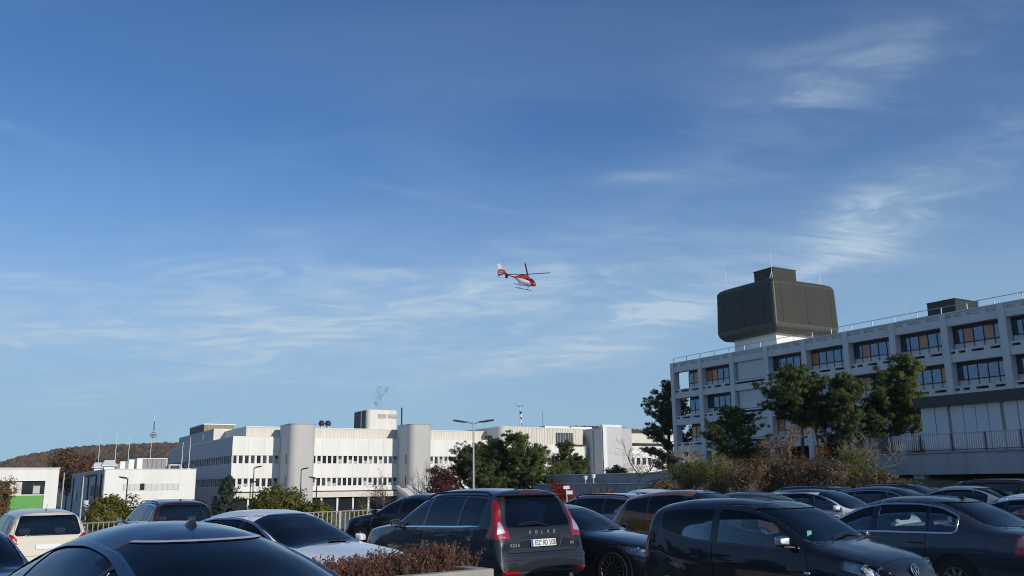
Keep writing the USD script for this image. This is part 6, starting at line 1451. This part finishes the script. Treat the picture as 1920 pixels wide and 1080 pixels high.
win = side_prism(soft(Polygon([(2.55, -.22), (1.95, .62), (1.2, .66), (1.22, -.12), (1.9, -.24)]), .05), -2, 2); win2 = side_prism(soft(Polygon([(1.05, .02), (1.05, .5), (.25, .5), (.25, .05)]), .05), -2, 2)
obj('fuselage', tm(cab - wp - win - win2), M['heli_red'], hel, 40); obj('side_panel', tm(cab ^ wp), M['heli_white'], hel, 40); obj('cockpit_glass', tm(cab ^ win), M['glass_dark'], hel, 40); obj('cabin_window', tm(cab ^ win2), M['glass_dark'], hel, 40)
obj('engine_cowl', tm(pod([(1.1, .85, .1, .05), (.8, .95, .45, .22), (.2, 1.05, .58, .36), (-.8, 1.0, .55, .34), (-1.7, .80, .38, .24), (-2.1, .68, .15, .1)])), M['heli_red'], hel, 40)
boom = pod([(-1.9, .50, .34, .33), (-3.0, .60, .25, .25), (-4.4, .74, .19, .20), (-5.6, .86, .16, .20)]); bw = side_prism(Polygon([(-2.2, .50), (-4.2, .66), (-4.2, .82), (-2.2, .72)]), -2, 2)
obj('tail_boom', tm(boom - bw), M['heli_red'], hel, 40); obj('boom_stripe', tm(boom ^ bw), M['heli_white'], hel, 40)
rg = trimesh.creation.annulus(.50, .70, .34, 40); rg.apply_transform(trimesh.transformations.rotation_matrix(math.pi / 2, [1, 0, 0])); rg.apply_translation((-6.05, 0, .95)); obj('tail_shroud', rg, M['heli_red'], hel, 30)
rg = trimesh.creation.annulus(.66, .74, .30, 40); rg.apply_transform(trimesh.transformations.rotation_matrix(math.pi / 2, [1, 0, 0])); rg.apply_translation((-6.05, 0, .95)); obj('shroud_edge', rg, M['heli_dark'], hel, 30)
for k in range(10):
    b = bx(-.035, .035, -.02, .02, .1, .5); b.apply_transform(trimesh.transformations.rotation_matrix(k * math.pi / 5, [0, 1, 0])); b.apply_translation((-6.05, 0, .95)); obj('tail_rotor_blade', b, M['heli_red'], hel)
hb = trimesh.creation.cylinder(.13, .3, 16); hb.apply_transform(trimesh.transformations.rotation_matrix(math.pi / 2, [1, 0, 0])); hb.apply_translation((-6.05, 0, .95)); obj('tail_rotor_hub', hb, M['heli_dark'], hel, 40)
obj('fin', tm(side_prism(soft(Polygon([(-5.75, 1.52), (-6.55, 1.45), (-7.55, 2.75), (-6.75, 3.0)]), .04), -.09, .09)), M['heli_white'], hel); obj('lower_fin', tm(side_prism(soft(Polygon([(-5.7, .38), (-6.45, .36), (-6.55, -.05), (-6.1, -.12)]), .04), -.08, .08)), M['heli_white'], hel); obj('tail_bumper', tube([(-6.1, 0, -.1), (-6.5, 0, -.22)], .05, 8), M['heli_dark'], hel)
obj('stabiliser', tm(rbox(-4.9, -4.4, -1.25, 1.25, .62, .70, .03)), M['heli_dark'], hel)
for sd in (1, -1):
    obj('end_plate', tm(side_prism(Polygon([(-4.3, .35), (-5.1, .35), (-5.3, 1.1), (-4.8, 1.1)]), sd * 1.25 - .04, sd * 1.25 + .04)), M['heli_red'], hel)
    obj('skid', tube([(1.9, sd * 1.05, -1.35), (1.5, sd * 1.05, -1.52), (-1.9, sd * 1.05, -1.52)], .075, 8), M['heli_dark'], hel, 40)
    for xx in (.95, -.95): obj('skid_strut', tube([(xx, sd * .3, -.80), (xx, sd * .8, -.98), (xx, sd * 1.05, -1.5)], .06, 8), M['heli_dark'], hel, 40)
obj('rotor_mast', tube([(0.1, 0, 1.2), (0.1, 0, 1.75)], [.26, .12], 12), M['heli_dark'], hel, 40)
for k in range(4):
    a = math.radians(4 + 90 * k); b = rbox(.1, 5.1, -.16, .16, -.03, .03, .02).rotate((0, -2.0, math.degrees(a))).rotate((0, -16, 0)).translate((.1, 0, 1.75)); obj('rotor_blade', tm(b), M['heli_dark'], hel)

# ---------------------------------------------------------------- smoke from the chimney block
_s = []
for k, (a, b, z, rr) in enumerate(((72.6, 184, 17.45, .55), (72.4, 184, 18.6, .8), (71.9, 184, 19.8, .95), (71.9, 184, 20.9, 1.15), (72.6, 184, 21.9, 1.1), (73.8, 184, 22.6, 1.0), (75.2, 184, 22.9, .8))): _s.append(m3.Manifold.sphere(rr, 24).translate(tuple(hp(a, b, z))))
_u = _s[0]
for a_, b_ in zip(_s[:-1], _s[1:]): _u = _u + m3.Manifold.batch_hull([a_, b_])
N = {'g': ('geometry', {}), 'n': ('noise_texture', {'scale': 0.75, 'detail': 4.0, 'roughness': 0.6}), 'm': ('map_range', {'range_type': 'smoothstep', 'from_min': 0.46, 'from_max': 0.68, 'to_min': 0.0, 'to_max': 0.55, 'clamp': True}), 'v': ('principled_volume', {'color': (0.30, 0.30, 0.33), 'anisotropy': 0.2})}
M['smoke'] = usdkit.material(stage, '/World/Looks/smoke', N, [('g.position', 'n.vector'), ('n.fac', 'm.value'), ('m.result', 'v.density')], volume='v.volume')
obj('smoke', tm(_u), M['smoke'], None, False, 'thin grey smoke drifting from the square chimney block', 'smoke', kind='stuff')

for k in range(10):
    y_ = -30 + k * 6.5; x_ = -31 + 1.5 * (k % 3); t = thing('tree', ['first', 'second', 'third', 'fourth', 'fifth', 'sixth', 'seventh', 'eighth', 'ninth', 'tenth', 'eleventh', 'twelfth'][k] + ' tree of the row west of the car park, counted from the south', 'tree', (x_, y_, float(ground_z(x_, y_))))
    rg_ = np.random.default_rng(300 + k); cs = rg_.normal(size=(40, 3)); cs /= np.linalg.norm(cs, axis=1, keepdims=True); cs = cs * rg_.random((40, 1)) ** .4 * (3.2, 3.2, 4.2) + (0, 0, 4.6)
    pts = np.repeat(cs, 45, 0) + rg_.normal(size=(1800, 3)) * .5; obj('trunk', tube([(0, 0, 0), (.1, 0, 2.5), (0, 0, 5.5)], [.2, .15, .05], 8), M['bark'], t, 40); obj('crown', leaves(pts, .75, rg_, .6), M['leaves_dark'], t)

# ---------------------------------------------------------------- the air
M['haze'] = usdkit.material(stage, '/World/Looks/haze', {'v': ('principled_volume', {'color': (0.90, 0.95, 1.0), 'density': 0.00010, 'anisotropy': 0.2})}, [], volume='v.volume')
obj('haze', bx(-2700, 2700, -2700, 2700, -12, 300), M['haze'], None, kind='stuff')
